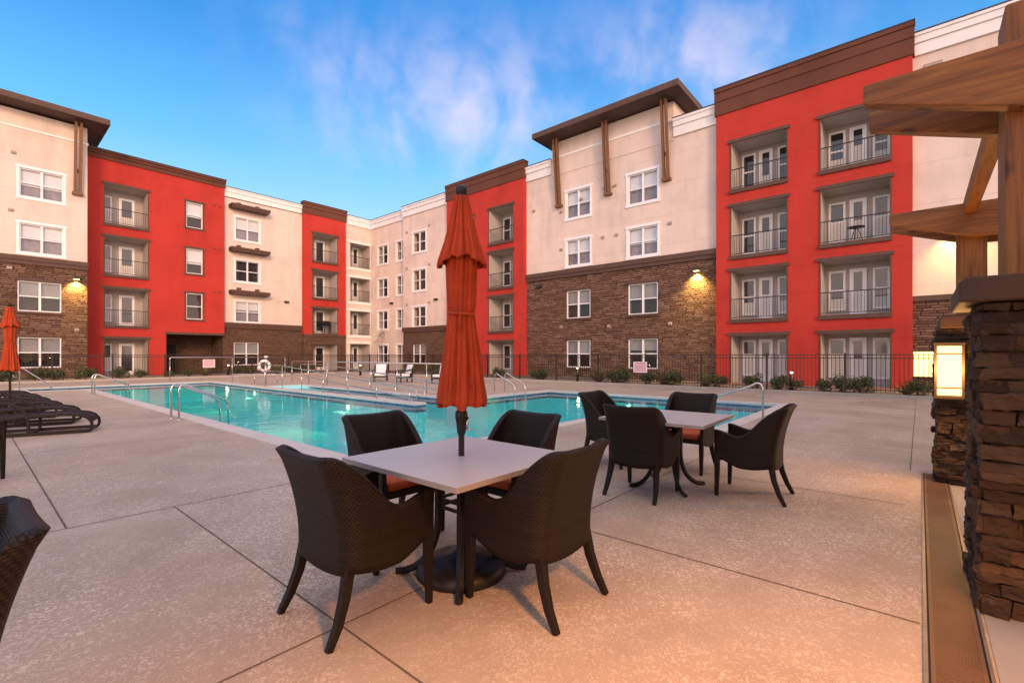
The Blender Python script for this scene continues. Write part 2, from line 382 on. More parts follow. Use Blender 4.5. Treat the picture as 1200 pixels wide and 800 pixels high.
# ------------------------------------------------------------------ ground, deck and pool
POOL = [(3.5, 8.5, 5.6, 28.4), (1.7, 3.5, 25.8, 28.4), (8.5, 9.3, 5.6, 11.0), (9.3, 15.0, 3.0, 11.0), (8.9, 10.4, 11.0, 22.0)]
CW = .32
def inpool(u, v): return any(a < u < b and c < v < d for a, b, c, d in POOL)
def nearpool(u, v, k=CW): return any(a - k < u < b + k and c - k < v < d + k for a, b, c, d in POOL)
def uniq(vals): return sorted(set(round(x, 4) for x in vals))
us = uniq([x for r in POOL for x in (r[0], r[1], r[0] - CW, r[1] + CW)] + [-14, 19.85])
vs_ = uniq([x for r in POOL for x in (r[2], r[3], r[2] - CW, r[3] + CW)] + [-8, 33.7])
cells = [(a, b, c, d) for a, b in zip(us, us[1:]) for c, d in zip(vs_, vs_[1:])]
def ckind(u, v):
    if not (us[0] < u < us[-1] and vs_[0] < v < vs_[-1]): return 'x'
    return 'p' if inpool(u, v) else ('c' if nearpool(u, v) else 'd')
deck = MB(); cop = MB(); wat = MB(); flo = MB(); wal = MB()
def rampz(v): return -max(0.0, (21.4 - v) * .095)
E_ = .01
for a, b, c, d in cells:
    k = ckind((a + b) / 2, (c + d) / 2)
    if k == 'd': deck.face([(a, c, 0), (b, c, 0), (b, d, 0), (a, d, 0)])
    if k == 'c':
        z = .014
        cop.face([(a, c, z), (b, c, z), (b, d, z), (a, d, z)])
        for (p0, p1, nu, nv) in (((a, c), (b, c), (a + b) / 2, c - E_), ((a, d), (b, d), (a + b) / 2, d + E_), ((a, c), (a, d), a - E_, (c + d) / 2), ((b, c), (b, d), b + E_, (c + d) / 2)):
            kk = ckind(nu, nv)
            if kk != 'c':
                zb = -.05 if kk == 'p' else -.002
                cop.face([(*p0, z), (*p1, z), (*p1, zb), (*p0, zb)])
    if k == 'p':
        chan = 8.9 < (a + b) / 2 < 10.4 and (c + d) / 2 > 11
        wat.face([(a, c, -.085), (b, c, -.085), (b, d, -.085), (a, d, -.085)])
        z0, z1 = (rampz(c), rampz(d)) if chan else (-1.0, -1.0)
        flo.face([(a, c, z0), (b, c, z0), (b, d, z1), (a, d, z1)])
        for (p0, p1, nu, nv) in (((a, c), (b, c), (a + b) / 2, c - E_), ((a, d), (b, d), (a + b) / 2, d + E_), ((a, c), (a, d), a - E_, (c + d) / 2), ((b, c), (b, d), b + E_, (c + d) / 2)):
            if ckind(nu, nv) != 'p':
                wal.face([(*p0, -.048), (*p1, -.048), (*p1, -.26), (*p0, -.26)], 0)
                wal.face([(*p0, -.26), (*p1, -.26), (*p1, -1.0), (*p0, -1.0)], 1)
# bench along the divider wall and entry steps in the bay on the far left
flo.box(8.12, 8.5, 11.4, 28.4, -1.0, -.5)
flo.box(1.7, 2.3, 25.8, 28.4, -1.0, -.3); flo.box(2.3, 2.9, 25.8, 28.4, -1.0, -.55)
tag(deck.build('pool_deck', 'deck'), kind='structure')
tag(cop.build('pool_coping', 'coping'), kind='structure')
tag(wat.build('pool_water', 'water', merge=True), kind='structure')
tag(flo.build('pool_floor', 'plaster'), kind='structure')
tag(wal.build('pool_wall', ['tile', 'plaster']), kind='structure')
g = MB()
for a, b, c, d in ((-400, -14, -400, 400), (24.5, 400, -400, 400), (-14, 24.5, -400, -8), (-14, 24.5, 38.0, 400)):
    g.face([(a, c, -.03), (b, c, -.03), (b, d, -.03), (a, d, -.03)])
tag(g.build('ground', 'earth'), kind='structure')
g = MB()
g.face([(20.02, -8, .03), (24.98, -8, .03), (24.98, 40, .03), (20.02, 40, .03)])
g.face([(-14, 33.87, .034), (20.02, 33.87, .034), (20.02, 40, .034), (-14, 40, .034)])
tag(g.build('planting_bed', 'soil'), kind='structure')
g = MB()
g.box(19.85, 20.02, -8, 33.87, -.05, .10); g.box(-14, 19.85, 33.7, 33.87, -.05, .10)
tag(g.build('kerb', 'kerb', bevel=.015), kind='structure')
# control joints, sealed
g = MB(); z = .004
def joint(u0, v0, u1, v1, wd=.009):
    if abs(u0 - u1) < 1e-6: g.face([(u0 - wd / 2, v0, z), (u0 + wd / 2, v0, z), (u0 + wd / 2, v1, z), (u0 - wd / 2, v1, z)])
    else: g.face([(u0, v0 - wd / 2, z), (u1, v0 - wd / 2, z), (u1, v0 + wd / 2, z), (u0, v0 + wd / 2, z)])
joint(1.28, -7.9, 1.28, 5.22); joint(.55, 5.23, .55, 25.4, .013); joint(3.26, -.0, 3.26, 2.268)
joint(-13, 2.27, 8.9, 2.27); joint(-13, 5.22, 3.17, 5.22)
joint(5.75, .1, 5.75, 2.26); joint(8.9, .1, 8.9, 5.2); joint(7.5, .09, 19.8, .09); joint(-13, 9.6, 3.1, 9.6); joint(-13, 14.2, 3.1, 14.2); joint(-13, 19.0, 3.1, 19.0)
joint(12.0, .1, 12.0, 2.6); joint(15.4, .1, 15.4, 33.6); joint(15.4, 6, 19.8, 6); joint(15.4, 12, 19.8, 12); joint(10.8, 17, 19.8, 17); joint(10.8, 22.6, 19.8, 22.6)
tag(g.build('deck_joints', 'sealant'), kind='structure')
g = MB(); g.face([(-14, -8, .006), (19.8, -8, .006), (19.8, -.26, .006), (-14, -.26, .006)])
tag(g.build('patio_slab', 'patio'), kind='structure')

# trench drain
td = thing('trench_drain', 'tan slotted trench drain in the deck beside the stone pergola piers', 'drain', (4.0, -.13, 0))
g = MB(); g.face([(-1, -.24, .006), (7.42, -.24, .006), (7.42, -.02, .006), (-1, -.02, .006)]); g.build('channel', 'drain_dark', td)
g = MB()
n = 420
for i in range(n):
    x = -1 + 8.4 * i / n
    g.box(x, x + .0135, -.222, -.038, .008, .014)
g.box(-1, 7.42, -.2235, -.208, .008, .0155); g.box(-1, 7.42, -.052, -.0365, .008, .0155)
g.build('grate', 'drain_tan', td)
g = MB(); g.box(-1, 7.43, -.245, -.232, .004, .017); g.box(-1, 7.43, -.028, -.012, .004, .017); g.build('edge_frame', 'drain_frame', td)

# ------------------------------------------------------------------ buildings
UR, VL = 24.9, 40.0
def TR(s, d, z): return (UR - d, s, z)
def TL(s, d, z): return (s, VL - d, z)
wingR = thing('apartment_building', 'long apartment wing right of the pool with red, cream and stone bays', 'apartment building', (UR, 16, 0))
wingL = thing('apartment_building', 'apartment wing behind the loungers at the left, with brown shelf awnings on cream', 'apartment building', (6, VL, 0))

def wall(T, par, s0, s1, z0, z1, d, mat, holes=(), name='wall', ret=1.2, retz=None):
    g = MB(); E = .0
    ss = uniq([s0, s1] + [x for h in holes for x in h[:2]]); zs = uniq([z0, z1] + [x for h in holes for x in h[2:4]])
    for a, b in zip(ss, ss[1:]):
        for c, e in zip(zs, zs[1:]):
            m_, n_ = (a + b) / 2, (c + e) / 2
            if any(h[0] < m_ < h[1] and h[2] < n_ < h[3] for h in holes): continue
            g.face([T(a, d, c), T(b, d, c), T(b, d, e), T(a, d, e)])
    for h in holes:
        a, b, c, e, dep = h[:5]
        if not dep: continue
        q = d - dep
        for p in ([(a, d, c), (b, d, c), (b, q, c), (a, q, c)], [(a, d, e), (b, d, e), (b, q, e), (a, q, e)], [(a, d, c), (a, d, e), (a, q, e), (a, q, c)], [(b, d, c), (b, d, e), (b, q, e), (b, q, c)]):
            g.face([T(*x) for x in p], 0 if dep < .2 else 0)
        g.face([T(a, q, c), T(b, q, c), T(b, q, e), T(a, q, e)], 1)
    for s in (s0, s1):
        zb = z0 if retz is None else retz
        g.face([T(s, d, zb), T(s, d - ret, zb), T(s, d - ret, z1), T(s, d, z1)])
    g.face([T(s0, d, z1), T(s1, d, z1), T(s1, d - ret, z1), T(s0, d - ret, z1)])
    return g.build(name, [mat, 'interior_dark'], par)

BL = random.Random(21)
def window(T, par, s0, s1, z0, z1, d, style, blind=.5, cols=2, lit=False):
    """returns the hole; builds frame, pane and blind"""
    g = MB(); f = .055
    a, b = d - .13, d - .035
    g.box(s0, s0 + f, a, b, z0, z1, 0, T); g.box(s1 - f, s1, a, b, z0, z1, 0, T)
    g.box(s0 + f, s1 - f, a, b, z0, z0 + f, 0, T); g.box(s0 + f, s1 - f, a, b, z1 - f, z1, 0, T)
    mzs = (z0 + z1) / 2
    g.box(s0 + f, s1 - f, a + .012, b - .008, mzs - .028, mzs + .028, 0, T)
    if cols == 2: g.box((s0 + s1) / 2 - .05, (s0 + s1) / 2 + .05, a - .004, b + .006, z0 + f, z1 - f, 0, T)
    if style in ('white', 'brown'):
        k = .12 if style == 'white' else .10; mi = 0 if style == 'white' else 1; e = .035
        g.box(s0 - k, s0 - .002, d + .002, d + e, z0 - k, z1 + .002, mi, T); g.box(s1 + .002, s1 + k, d + .002, d + e, z0 - k, z1 + .002, mi, T)
        g.box(s0 - k - .04, s1 + k + .04, d + .002, d + e + .02, z1 + .004, z1 + k + .03, mi, T)
        g.box(s0 - k - .03, s1 + k + .03, d + .002, d + e + .025, z0 - k - .03, z0 - .002, mi, T)
    if style == 'stone':
        g.box(s0 - .08, s1 + .08, d + .002, d + .07, z1 + .003, z1 + .16, 1, T); g.box(s0 - .1, s1 + .1, d + .002, d + .09, z0 - .13, z0 - .003, 1, T)
    o = g.build('window', ['vinyl_white', 'trim_brown'], par)
    g = MB(); q = d - .09
    g.face([T(s0 + f, q, z0 + f), T(s1 - f, q, z0 + f), T(s1 - f, q, z1 - f), T(s0 + f, q, z1 - f)])
    g.build('pane', 'glass', o)
    if blind or lit:
        g = MB(); q = d - .2; zb = z1 - f - (z1 - z0) * (1.0 if lit else blind * BL.uniform(.82, 1.12))
        g.face([T(s0 + .03, q, max(zb, z0 + .03)), T(s1 - .03, q, max(zb, z0 + .03)), T(s1 - .03, q, z1 - .03), T(s0 + .03, q, z1 - .03)])
        g.build('blind', 'room_lit' if lit else ('blind_grey' if style == 'stone' else 'blind'), o)
    if style == 'white' and 0 < blind < .9 and not lit:
        g = MB(); q = d - .26
        g.face([T(s0 + .03, q, z0 + .03), T(s1 - .03, q, z0 + .03), T(s1 - .03, q, z1 - .03), T(s0 + .03, q, z1 - .03)]); g.build('pane_sheet', 'sheer', o)
    return (s0, s1, z0, z1, .45)

def leaf_door(T, par, s0, s1, z0, z1, d, kind, sky_refl=.0):
    g = MB(); f = .09 if kind == 'window' else .15
    g.box(s0, s1, d + .002, d + .02, z0, z1, 1, T)                   # dark glass slab
    a, b = d + .0225, d + .065
    g.box(s0, s0 + f, a - .02, b, z0, z1, 0, T); g.box(s1 - f, s1, a - .02, b, z0, z1, 0, T)
    g.box(s0 + f, s1 - f, a - .02, b, z1 - f, z1, 0, T); g.box(s0 + f, s1 - f, a - .02, b, z0, z0 + (f if kind == 'window' else .25), 0, T)
    if kind == 'window': g.box(s0 + f, s1 - f, a - .02, b - .01, (z0 + z1) / 2 - .04, (z0 + z1) / 2 + .04, 0, T)
    if sky_refl: g.box(s0 + f, s1 - f, a - .001, a + .006, z0 + (f if kind == 'window' else .25), z0 + (z1 - z0) * sky_refl, 2, T)  # pale lower pane stands in for a sky reflection
    return g.build(kind, ['vinyl_white', 'dark_glass', 'pane_sheet'], par)

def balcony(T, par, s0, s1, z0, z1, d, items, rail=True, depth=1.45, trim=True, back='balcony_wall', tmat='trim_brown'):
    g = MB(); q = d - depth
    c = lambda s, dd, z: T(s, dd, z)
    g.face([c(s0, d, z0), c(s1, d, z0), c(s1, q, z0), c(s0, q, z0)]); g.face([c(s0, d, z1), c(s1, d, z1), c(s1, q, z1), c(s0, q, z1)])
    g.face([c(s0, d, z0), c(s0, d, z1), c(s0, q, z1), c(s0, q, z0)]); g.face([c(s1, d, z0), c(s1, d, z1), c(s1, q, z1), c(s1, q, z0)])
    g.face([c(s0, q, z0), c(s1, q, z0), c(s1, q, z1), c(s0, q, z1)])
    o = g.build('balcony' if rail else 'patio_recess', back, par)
    W = s1 - s0
    for kind, a, b, cu in items:
        if kind == 'door': leaf_door(T, o, s0 + a * W, s0 + b * W, z0 + .02, z0 + 2.13, q, 'door', cu)
        else: leaf_door(T, o, s0 + a * W, s0 + b * W, z0 + .30, z0 + 2.10, q, 'window', cu)
    if trim:
        g = MB()
        g.box(s0 - .14, s1 + .14, d + .002, d + .09, z1 - .02, z1 + .13, 0, T)
        g.build('lintel', tmat, o)
        g = MB(); k = .055
        g.box(s0 - .05, s0 + .003, d + .003, d + .03, z0, z1 - .022, 0, T); g.box(s1 - .003, s1 + .05, d + .003, d + .03, z0, z1 - .022, 0, T)
        if rail: g.box(s0 - .06, s1 + .06, d + .002, d + .10, z0 - .17, z0 + .012, 0, T)
        if rail: g.build('sill_trim', tmat, o)
        else:
            g.bm.free()
            for a, b in ((s0 - .05, s0 + .003), (s1 - .003, s1 + .05)):
                g = MB(); g.box(a, b, d + .003, d + .03, z0, z1 - .022, 0, T); g.build('jamb_trim', tmat, o)
    if rail:
        g = MB(); rz = z0 + 1.02; rd = d - .03
        g.box(s0 + .01, s1 - .01, rd - .02, rd + .02, rz - .04, rz, 0, T); g.box(s0 + .01, s1 - .01, rd - .015, rd + .015, z0 + .09, z0 + .12, 0, T)
        n = int(W / .115)
        for i in range(1, n): x = s0 + W * i / n; g.box(x - .007, x + .007, rd - .007, rd + .007, z0 + .12, rz - .04, 0, T)
        g.build('railing', 'metal_black', o)
    return (s0, s1, z0, z1, 0)

def parapet(T, par, s0, s1, z0, z1, d, mat, steps=((0, .10), (.55, .17), (.86, .22)), over=.06, name='parapet'):
    g = MB(); H = z1 - z0
    ks = [k for k, _ in steps] + [1.0]
    for i, (k, dd) in enumerate(steps):
        g.box(s0 - over, s1 + over, d - .4, d + dd, z0 + k * H + (.0 if i == 0 else .001), z0 + ks[i + 1] * H, 0, T)
    g.box(s0 - over - .02, s1 + over + .02, d - .42, d + steps[-1][1] + .02, z1 + .001, z1 + .05, 1, T)
    return g.build(name, [mat, 'coping_dark'], par)

def sconce(T, par, s, z, d, lit):
    o = MB(); o.box(s - .16, s + .16, d + .002, d + .24, z, z + .13, 0, T); o.box(s - .13, s + .13, d + .03, d + .21, z - .02, z - .001, 1 if lit else 0, T)
    ob = o.build('wall_light', ['sconce_metal', 'sconce_glow'], par)
    if lit:
        l = bpy.data.lights.new('wall_lamp', 'SPOT'); l.energy = 800; l.color = (1, .66, .18); l.spot_size = R_(112); l.spot_blend = .9; l.shadow_soft_size = .05
        lo = bpy.data.objects.new('wall_lamp', l); COL.objects.link(lo); lo.location = T(s, d + .19, z - .06)
        dn = Vector(T(0, -.16, -1)) - Vector(T(0, 0, 0))
        lo.rotation_euler = dn.to_track_quat('-Z', 'Y').to_euler(); lo.parent = ob
        lo.location = Vector(T(s, d + .19, z - .06))
def vent(T, par, s, z, d, wd=.22, vm='vent_tan'):
    g = MB(); g.box(s - wd / 2, s + wd / 2, d + .002, d + .09, z - .06, z + .06, 0, T); g.box(s - wd / 2 - .03, s + wd / 2 + .03, d + .002, d + .012, z - .09, z + .09, 0, T)
    g.build('vent', vm, par)

# ---- right wing
R = wingR
B3 = [('window', .03, .30, .45), ('door', .38, .64, .5), ('window', .72, .99, .42)]     # along +V: measured right to left
def flip(it): return [(k, 1 - b, 1 - a, c) for k, a, b, c in it]
# red bay by the pergola
d = .30; hs = []
for zi, (zl, zh) in enumerate([(.06, 2.35), (3.12, 5.5), (6.22, 8.64), (9.45, 11.76)]):
    for (a, b) in ((4.62, 7.0), (.92, 3.3)):
        cu = random.choice([.0, .35, .5, .62, .3]); cv = random.choice([.4, .55, .0, .6])
        hs.append(balcony(TR, R, a, b, zl, zh, d, [('window', .68, .95, cu), ('door', .36, .62, cv), ('window', .02, .27, cu)], rail=zi > 0))
wall(TR, R, .22, 7.72, 0, 13.3, d, 'stucco_red', hs, 'red_wall')
parapet(TR, R, .22, 7.72, 13.3, 14.58, d, 'parapet_brown', ((0, .06), (.52, .10), (.86, .15)))
# middle: stone below, cream above, raised canopy roof
hs = []; hw = []
for a, b in ((15.18, 16.9), (10.9, 12.66)):
    hs.append(window(TR, R, a, b, .64, 2.32, 0, 'stone', .55 if a > 12 else .4)); hs.append(window(TR, R, a, b, 3.7, 5.42, 0, 'stone', .45))
    hw.append(window(TR, R, a, b, 6.98, 8.58, 0, 'white', .5)); hw.append(window(TR, R, a, b, 9.96, 11.64, 0, 'white', .5))
wall(TR, R, 7.72, 20.15, 0, 6.32, -.02, 'stone', hs, 'stone_wall')
wall(TR, R, 7.72, 20.15, 6.32, 13.4, 0, 'stucco_cream', hw, 'cream_wall')
g = MB(); g.box(7.73, 20.14, -.3, .10, 6.31, 6.52, 0, TR); g.box(7.73, 20.14, -.3, .16, 6.521, 6.78, 0, TR); g.build('cornice', 'trim_brown', R)
parapet(TR, R, 18.02, 20.14, 13.05, 13.98, 0, 'trim_white', over=-.01); parapet(TR, R, 7.74, 10.0, 13.05, 13.98, 0, 'trim_white', over=-.01)
g = MB(); g.box(10.0, 18.0, -4, .03, 12.9, 15.0, 0, TR); g.box(9.97, 18.03, -4.02, .07, 13.95, 14.1, 1, TR); g.build('raised_wall', ['stucco_cream', 'trim_white'], R)
def canopy(T, par, s0, s1, zs, d0, d1, rise=.12):
    g = MB()
    prof = [(d0, zs), (d1, zs + rise), (d1, zs + rise + .24), (d0, zs + .34)]
    g.prism(prof, s0, s1, lambda p, s: T(s, p[0], p[1]))
    g.prism([(d1 + .002, zs + rise - .02), (d1 + .06, zs + rise - .02), (d1 + .06, zs + rise + .3), (d1 + .002, zs + rise + .3)], s0 - .05, s1 + .05, lambda p, s: T(s, p[0], p[1]), 1)
    for s, k in ((s0, -1), (s1, 1)):
        g.prism([(d0, zs - .02), (d1, zs + rise - .02), (d1, zs + rise + .3), (d0, zs + .36)], s, s + k * .05, lambda p, q: T(q, p[0], p[1]), 1)
    g.build('canopy_roof', ['soffit', 'trim_brown'], par)
canopy(TR, R, 9.3, 18.6, 14.97, -4.5, 1.25)
def brace(T, par, s, zb, zt, d, out_):
    o = None
    g = MB()
    for k in (-.115, .115):
        g.prism([(d + .10, zb), (d + .24, zb), (d + out_, zt), (d + out_ - .16, zt)], s + k - .065, s + k + .065, lambda p, q: T(q, p[0], p[1]))
    g.box(s - .24, s + .24, d + .004, d + .26, zb - .12, zb + .03, 0, T)
    g.box(s - .085, s + .085, d + .15, d + .25, zb + 1.2, zb + 1.4, 0, T)
    g.build('roof_brace', 'bracket_wood', par)
for s in (17.4, 13.9, 10.35): brace(TR, R, s, 10.9, 15.0, .0, .62)
sconce(TR, R, 8.77, 5.76, 0, True); sconce(TR, R, 19.0, 5.85, 0, False)
for s, z in ((14.9 + .9, 11.0), (14.2, 10.9 + .4), (13.5, 11.3), (17.3, 10.5), (17.3, 8.1), (14.3, 8.4), (13.4, 8.4), (10.2, 8.5), (13.9, 3.1), (10.2, 3.1), (17.3, 3.2), (19.5, 11.0)): vent(TR, R, s, z, .0, .16)
# second red bay behind the umbrella
hs = []
for zi, (zl, zh) in enumerate([(.06, 2.35), (3.1, 5.5), (6.15, 8.65), (9.32, 11.75)]):
    hs.append(balcony(TR, R, 21.1, 23.35, zl, zh, .3, [('door', .14, .50, 0), ('window', .62, .95, .0)], rail=zi > 0))
    if zi: hs.append(window(TR, R, 24.9, 25.9, zl + .6, zl + 2.3, .3, 'brown', .5, 1, lit=zi == 2))
wall(TR, R, 20.15, 27.9, 0, 13.3, .3, 'stucco_red', hs, 'red_wall'); parapet(TR, R, 20.15, 27.9, 13.3, 14.45, .3, 'parapet_brown', ((0, .06), (.52, .10), (.86, .15)))
# cream bay over stone base, and the recessed corner bay
hs = [window(TR, R, 30.78, 32.5, .68, 2.3, .0, 'stone', .5)]
wall(TR, R, 27.9, 33.85, 0, 3.36, .06, 'stone_dark', [], 'stone_wall') if False else wall(TR, R, 27.9, 33.85, 0, 3.36, 0, 'stone_dark', hs, 'stone_wall')
hw = [window(TR, R, 30.8, 32.5, a, b, .02, 'white', .0) for a, b in ((3.78, 5.42), (6.8, 8.52), (10.02, 11.66))]
wall(TR, R, 27.9, 33.85, 3.36, 13.3, .02, 'stucco_cream', hw, 'cream_wall')
g = MB(); g.box(27.92, 33.87, -.3, .10, 3.35, 3.55, 0, TR); g.box(27.92, 33.87, -.3, .15, 3.551, 3.76, 0, TR); g.build('cornice', 'trim_brown', R)
parapet(TR, R, 27.95, 33.85, 13.25, 14.1, .02, 'trim_white', over=-.005)
hw = [window(TR, R, c, e, a, b, -.4, 'white', .0) for c, e in ((36.75, 38.3), (33.98, 35.4)) for a, b in ((.7, 2.3), (3.78, 5.42), (6.75, 8.4), (9.8, 11.45))]
wall(TR, R, 33.85, 39.6, 0, 13.3, -.4, 'stucco_cream', hw, 'cream_wall')
parapet(TR, R, 33.85, 39.2, 13.25, 14.05, -.4, 'trim_white', over=-.005)
sconce(TR, R, 29.4, 5.8, .02, False); sconce(TR, R, 36.0, 6.0, -.4, False)
for s, z in ((33.3, 11.9), (33.3, 8.8), (33.3, 5.7), (30.3, 12.0), (30.3, 8.8), (30.3, 5.7)): vent(TR, R, s, z, .02, .14)
# cream and stone end behind the pergola
lan = (-.72, .22)
wall(TR, R, -9, .22, 0, 3.55, 0, 'stone', [], 'stone_wall'); wall(TR, R, -9, .22, 3.55, 13.3, .02, 'stucco_cream', [], 'cream_wall')
g = MB(); g.box(-9, .21, -.3, .12, 3.54, 3.75, 0, TR); g.build('cornice', 'trim_brown', R)
parapet(TR, R, -9, .20, 13.3, 14.15, .02, 'trim_white', over=-.005)
sconce(TR, R, -1.2, 6.4, .02, True); vent(TR, R, -.4, 12.8, .02, .5)
g = MB(); g.box(-8.9, 39.5, -11, -.9, 13.0, 13.05, 0, TR); g.box(-9, 39.6, -11.2, -11, 0, 13.3, 0, TR); g.build('roof', 'roofing', R)

# ---- left wing
L = wingL
# stone and cream block with the overhanging roof
d = 2.0; hs = []; hw = []
for a, b in ((2.0, 3.78), (-3.2, -1.4)):
    hs += [window(TL, L, a, b, .68, 2.4, d, 'stone', .5), window(TL, L, a, b, 3.86, 5.56, d, 'stone', .45)]
    hw += [window(TL, L, a + .08, b + .08, 7.16, 8.78, d, 'white', .5), window(TL, L, a + .08, b + .08, 10.28, 11.86, d, 'white', .52)]
wall(TL, L, -9, 4.92, 0, 6.5, d, 'stone', hs, 'stone_wall', 2.2); wall(TL, L, -9, 4.92, 6.5, 15.02, d + .02, 'stucco_cream', hw, 'cream_wall', 2.2)
g = MB(); g.box(-9, 4.94, d - 2, d + .10, 6.49, 6.7, 0, TL); g.box(-9, 4.96, d - 2, d + .16, 6.701, 6.95, 0, TL); g.build('cornice', 'trim_brown', L)
g = MB(); g.box(-9, 4.96, d - 2, d + .07, 14.0, 14.12, 0, TL); g.build('trim_band', 'trim_white', L)
canopy(TL, L, -9, 5.75, 15.04, -2.0, d + 1.2)
brace(TL, L, 4.47, 11.0, 15.08, d, .62); brace(TL, L, -1.0, 11.0, 15.08, d, .62)
sconce(TL, L, 4.42, 5.9, d, True)
for s, z in ((1.85, 12.6), (1.75, 9.4), (4.45, 2.9), (1.7, 6.2)): vent(TL, L, s, z, d + .02, .16)
# wide red bay with balconies, narrow windows and the covered passage
hs = []
for zi, (zl, zh) in enumerate([(.05, 2.5), (3.34, 5.75), (6.64, 9.08), (9.92, 12.44)]):
    hs.append(balcony(TL, L, 5.98, 8.22, zl, zh, .3, [('window', .02, .26, .5), ('door', .42, .80, .4 if zi > 1 else .0)], rail=zi > 0))
for zi, (a, b) in enumerate(((3.98, 5.84), (7.26, 9.05), (10.56, 12.38))):
    hs.append(window(TL, L, 10.44, 11.46, a, b, .3, 'brown', [.0, .55, .5][zi], 1))
g = MB(); s0, s1, z1, q = 9.26, 12.89, 2.9, -2.6
for p in ([(s0, .3, z1), (s1, .3, z1), (s1, q, z1), (s0, q, z1)], [(s0, .3, 0), (s0, .3, z1), (s0, q, z1), (s0, q, 0)], [(s1, 0, 0), (s1, 0, z1), (s1, q, z1), (s1, q, 0)], [(s0, q, 0), (s1, q, 0), (s1, q, z1), (s0, q, z1)]):
    g.face([TL(*x) for x in p])
pas = g.build('passage', 'stone_dark', L)
g = MB(); g.box(9.5, 10.5, q + .003, q + .08, .02, 2.2, 0, TL); g.build('door', 'interior_dark', pas)
hs.append((s0, 12.9, 0, 2.9, 0))
wall(TL, L, 4.6, 12.9, 0, 13.96, .3, 'stucco_red', hs, 'red_wall', retz=2.9)
g = MB(); g.box(s0 - .08, 12.93, -.1, .36, 2.86, 3.02, 0, TL); g.build('lintel', 'trim_brown', L)
parapet(TL, L, 4.7, 12.9, 13.96, 14.5, .3, 'parapet_brown', ((0, .08), (.5, .16), (.8, .24)))
for s, z in ((12.2, 12.55), (12.6, 12.5), (12.2, 9.35), (12.6, 9.3), (12.2, 6.1), (12.6, 6.1)): vent(TL, L, s, z, .3, .14, 'vent_red')
# cream bay with shelf awnings over stone
hs = [window(TL, L, 13.65, 15.45, .62, 2.38, 0, 'stone', .5)]
wall(TL, L, 12.9, 18.95, 0, 3.5, -.02, 'stone_dark', hs, 'stone_wall')
hw = [window(TL, L, 13.76, 15.5, a, b, 0, 'white', c) for a, b, c in ((3.98, 5.55, .45), (7.12, 8.75, .0), (10.34, 12.05, .5))]
wall(TL, L, 12.9, 18.95, 3.5, 13.4, 0, 'stucco_cream', hw, 'cream_wall')
g = MB(); g.box(12.91, 18.94, -.3, .10, 3.49, 3.68, 0, TL); g.box(12.91, 18.94, -.3, .15, 3.681, 3.9, 0, TL); g.build('cornice', 'trim_brown', L)
parapet(TL, L, 12.92, 18.93, 13.45, 14.15, 0, 'trim_white', over=-.005)
for z in (6.05, 9.32, 12.6):
    g = MB(); g.box(13.3, 16.0, .003, .75, z, z + .12, 0, TL); g.box(13.25, 16.05, .06, .80, z + .121, z + .30, 0, TL)
    for s in (13.95, 15.3): g.box(s - .13, s + .13, .003, .22, z + .301, z + .55, 0, TL)
    g.build('awning', 'trim_brown', L)
sconce(TL, L, 17.6, 5.75, 0, False)
# narrow red bay with balconies over stone patio
hs = [balcony(TL, L, 19.75, 22.0, zl, zh, .3, [('window', .0, .2, .4), ('door', .38, .8, .0)]) for zl, zh in ((3.3, 5.5), (6.38, 8.75), (9.58, 11.95))]
wall(TL, L, 18.95, 22.85, 3.1, 13.5, .3, 'stucco_red', hs, 'red_wall')
hs = [balcony(TL, L, 19.75, 22.0, .06, 2.36, .3, [('window', .0, .2, 0), ('door', .38, .8, .0)], rail=False)]
wall(TL, L, 18.95, 22.85, 0, 3.1, .29, 'stone_dark', hs, 'stone_wall')
g = MB(); g.box(18.93, 22.87, .1, .36, 3.0, 3.2, 0, TL); g.build('cornice', 'trim_brown', L)
parapet(TL, L, 18.95, 22.85, 13.5, 14.46, .3, 'parapet_brown', ((0, .06), (.55, .12), (.86, .18)))
# cream corner balconies
hs = [balcony(TL, L, 23.2, 25.25, zl, zh, .45, [('window', .05, .38, 0), ('door', .5, .82, .3)], rail=zl > .2, trim=False) for zl, zh in ((.06, 2.42), (3.25, 5.45), (6.36, 8.52), (9.5, 11.68))]
wall(TL, L, 22.85, 25.5, 0, 13.3, .45, 'stucco_cream', hs, 'cream_wall')
for z in (2.44, 5.47, 8.54, 11.7, 3.0, 6.08, 9.22):
    g = MB(); g.box(22.86, 25.3, .452, .52, z, z + .21, 0, TL); g.build('trim_band', 'trim_white', L)
parapet(TL, L, 22.9, 25.25, 13.3, 14.1, .45, 'trim_white', over=-.005)
g = MB(); g.box(-8.9, 26, -11, -.9, 13.0, 13.05, 0, TL); g.box(-9, 36, -11.2, -11, 0, 13.3, 0, TL); g.build('roof', 'roofing', L)

# things standing on the balconies
gr = thing('barbecue_grill', 'dark covered grill on the lowest balcony of the narrow red bay', 'grill', (21.3, 40.35, 3.3))
g = MB(); g.box(20.95, 21.65, 40.1, 40.55, 4.02, 4.2); g.build('body', 'metal_black', gr, bevel=.02)
g = MB(); g.prism([(40.1, 4.201), (40.12, 4.36), (40.25, 4.45), (40.42, 4.45), (40.54, 4.36), (40.55, 4.201)], 20.96, 21.64, lambda p, q: (q, p[0], p[1])); g.build('lid', 'metal_black', gr, bevel=.02)
g = MB(); g.box(20.5, 20.94, 40.15, 40.5, 4.14, 4.18); g.build('side_shelf', 'metal_black', gr)
for x in (21.0, 21.56):
    for y in (40.14, 40.48): g = MB(); g.box(x, x + .05, y, y + .05, 3.302, 4.019); g.build('leg', 'metal_black', gr)
bt = thing('bistro_table', 'small dark table on the third-floor right balcony of the right red bay', 'table', (25.3, 2.1, 6.22))
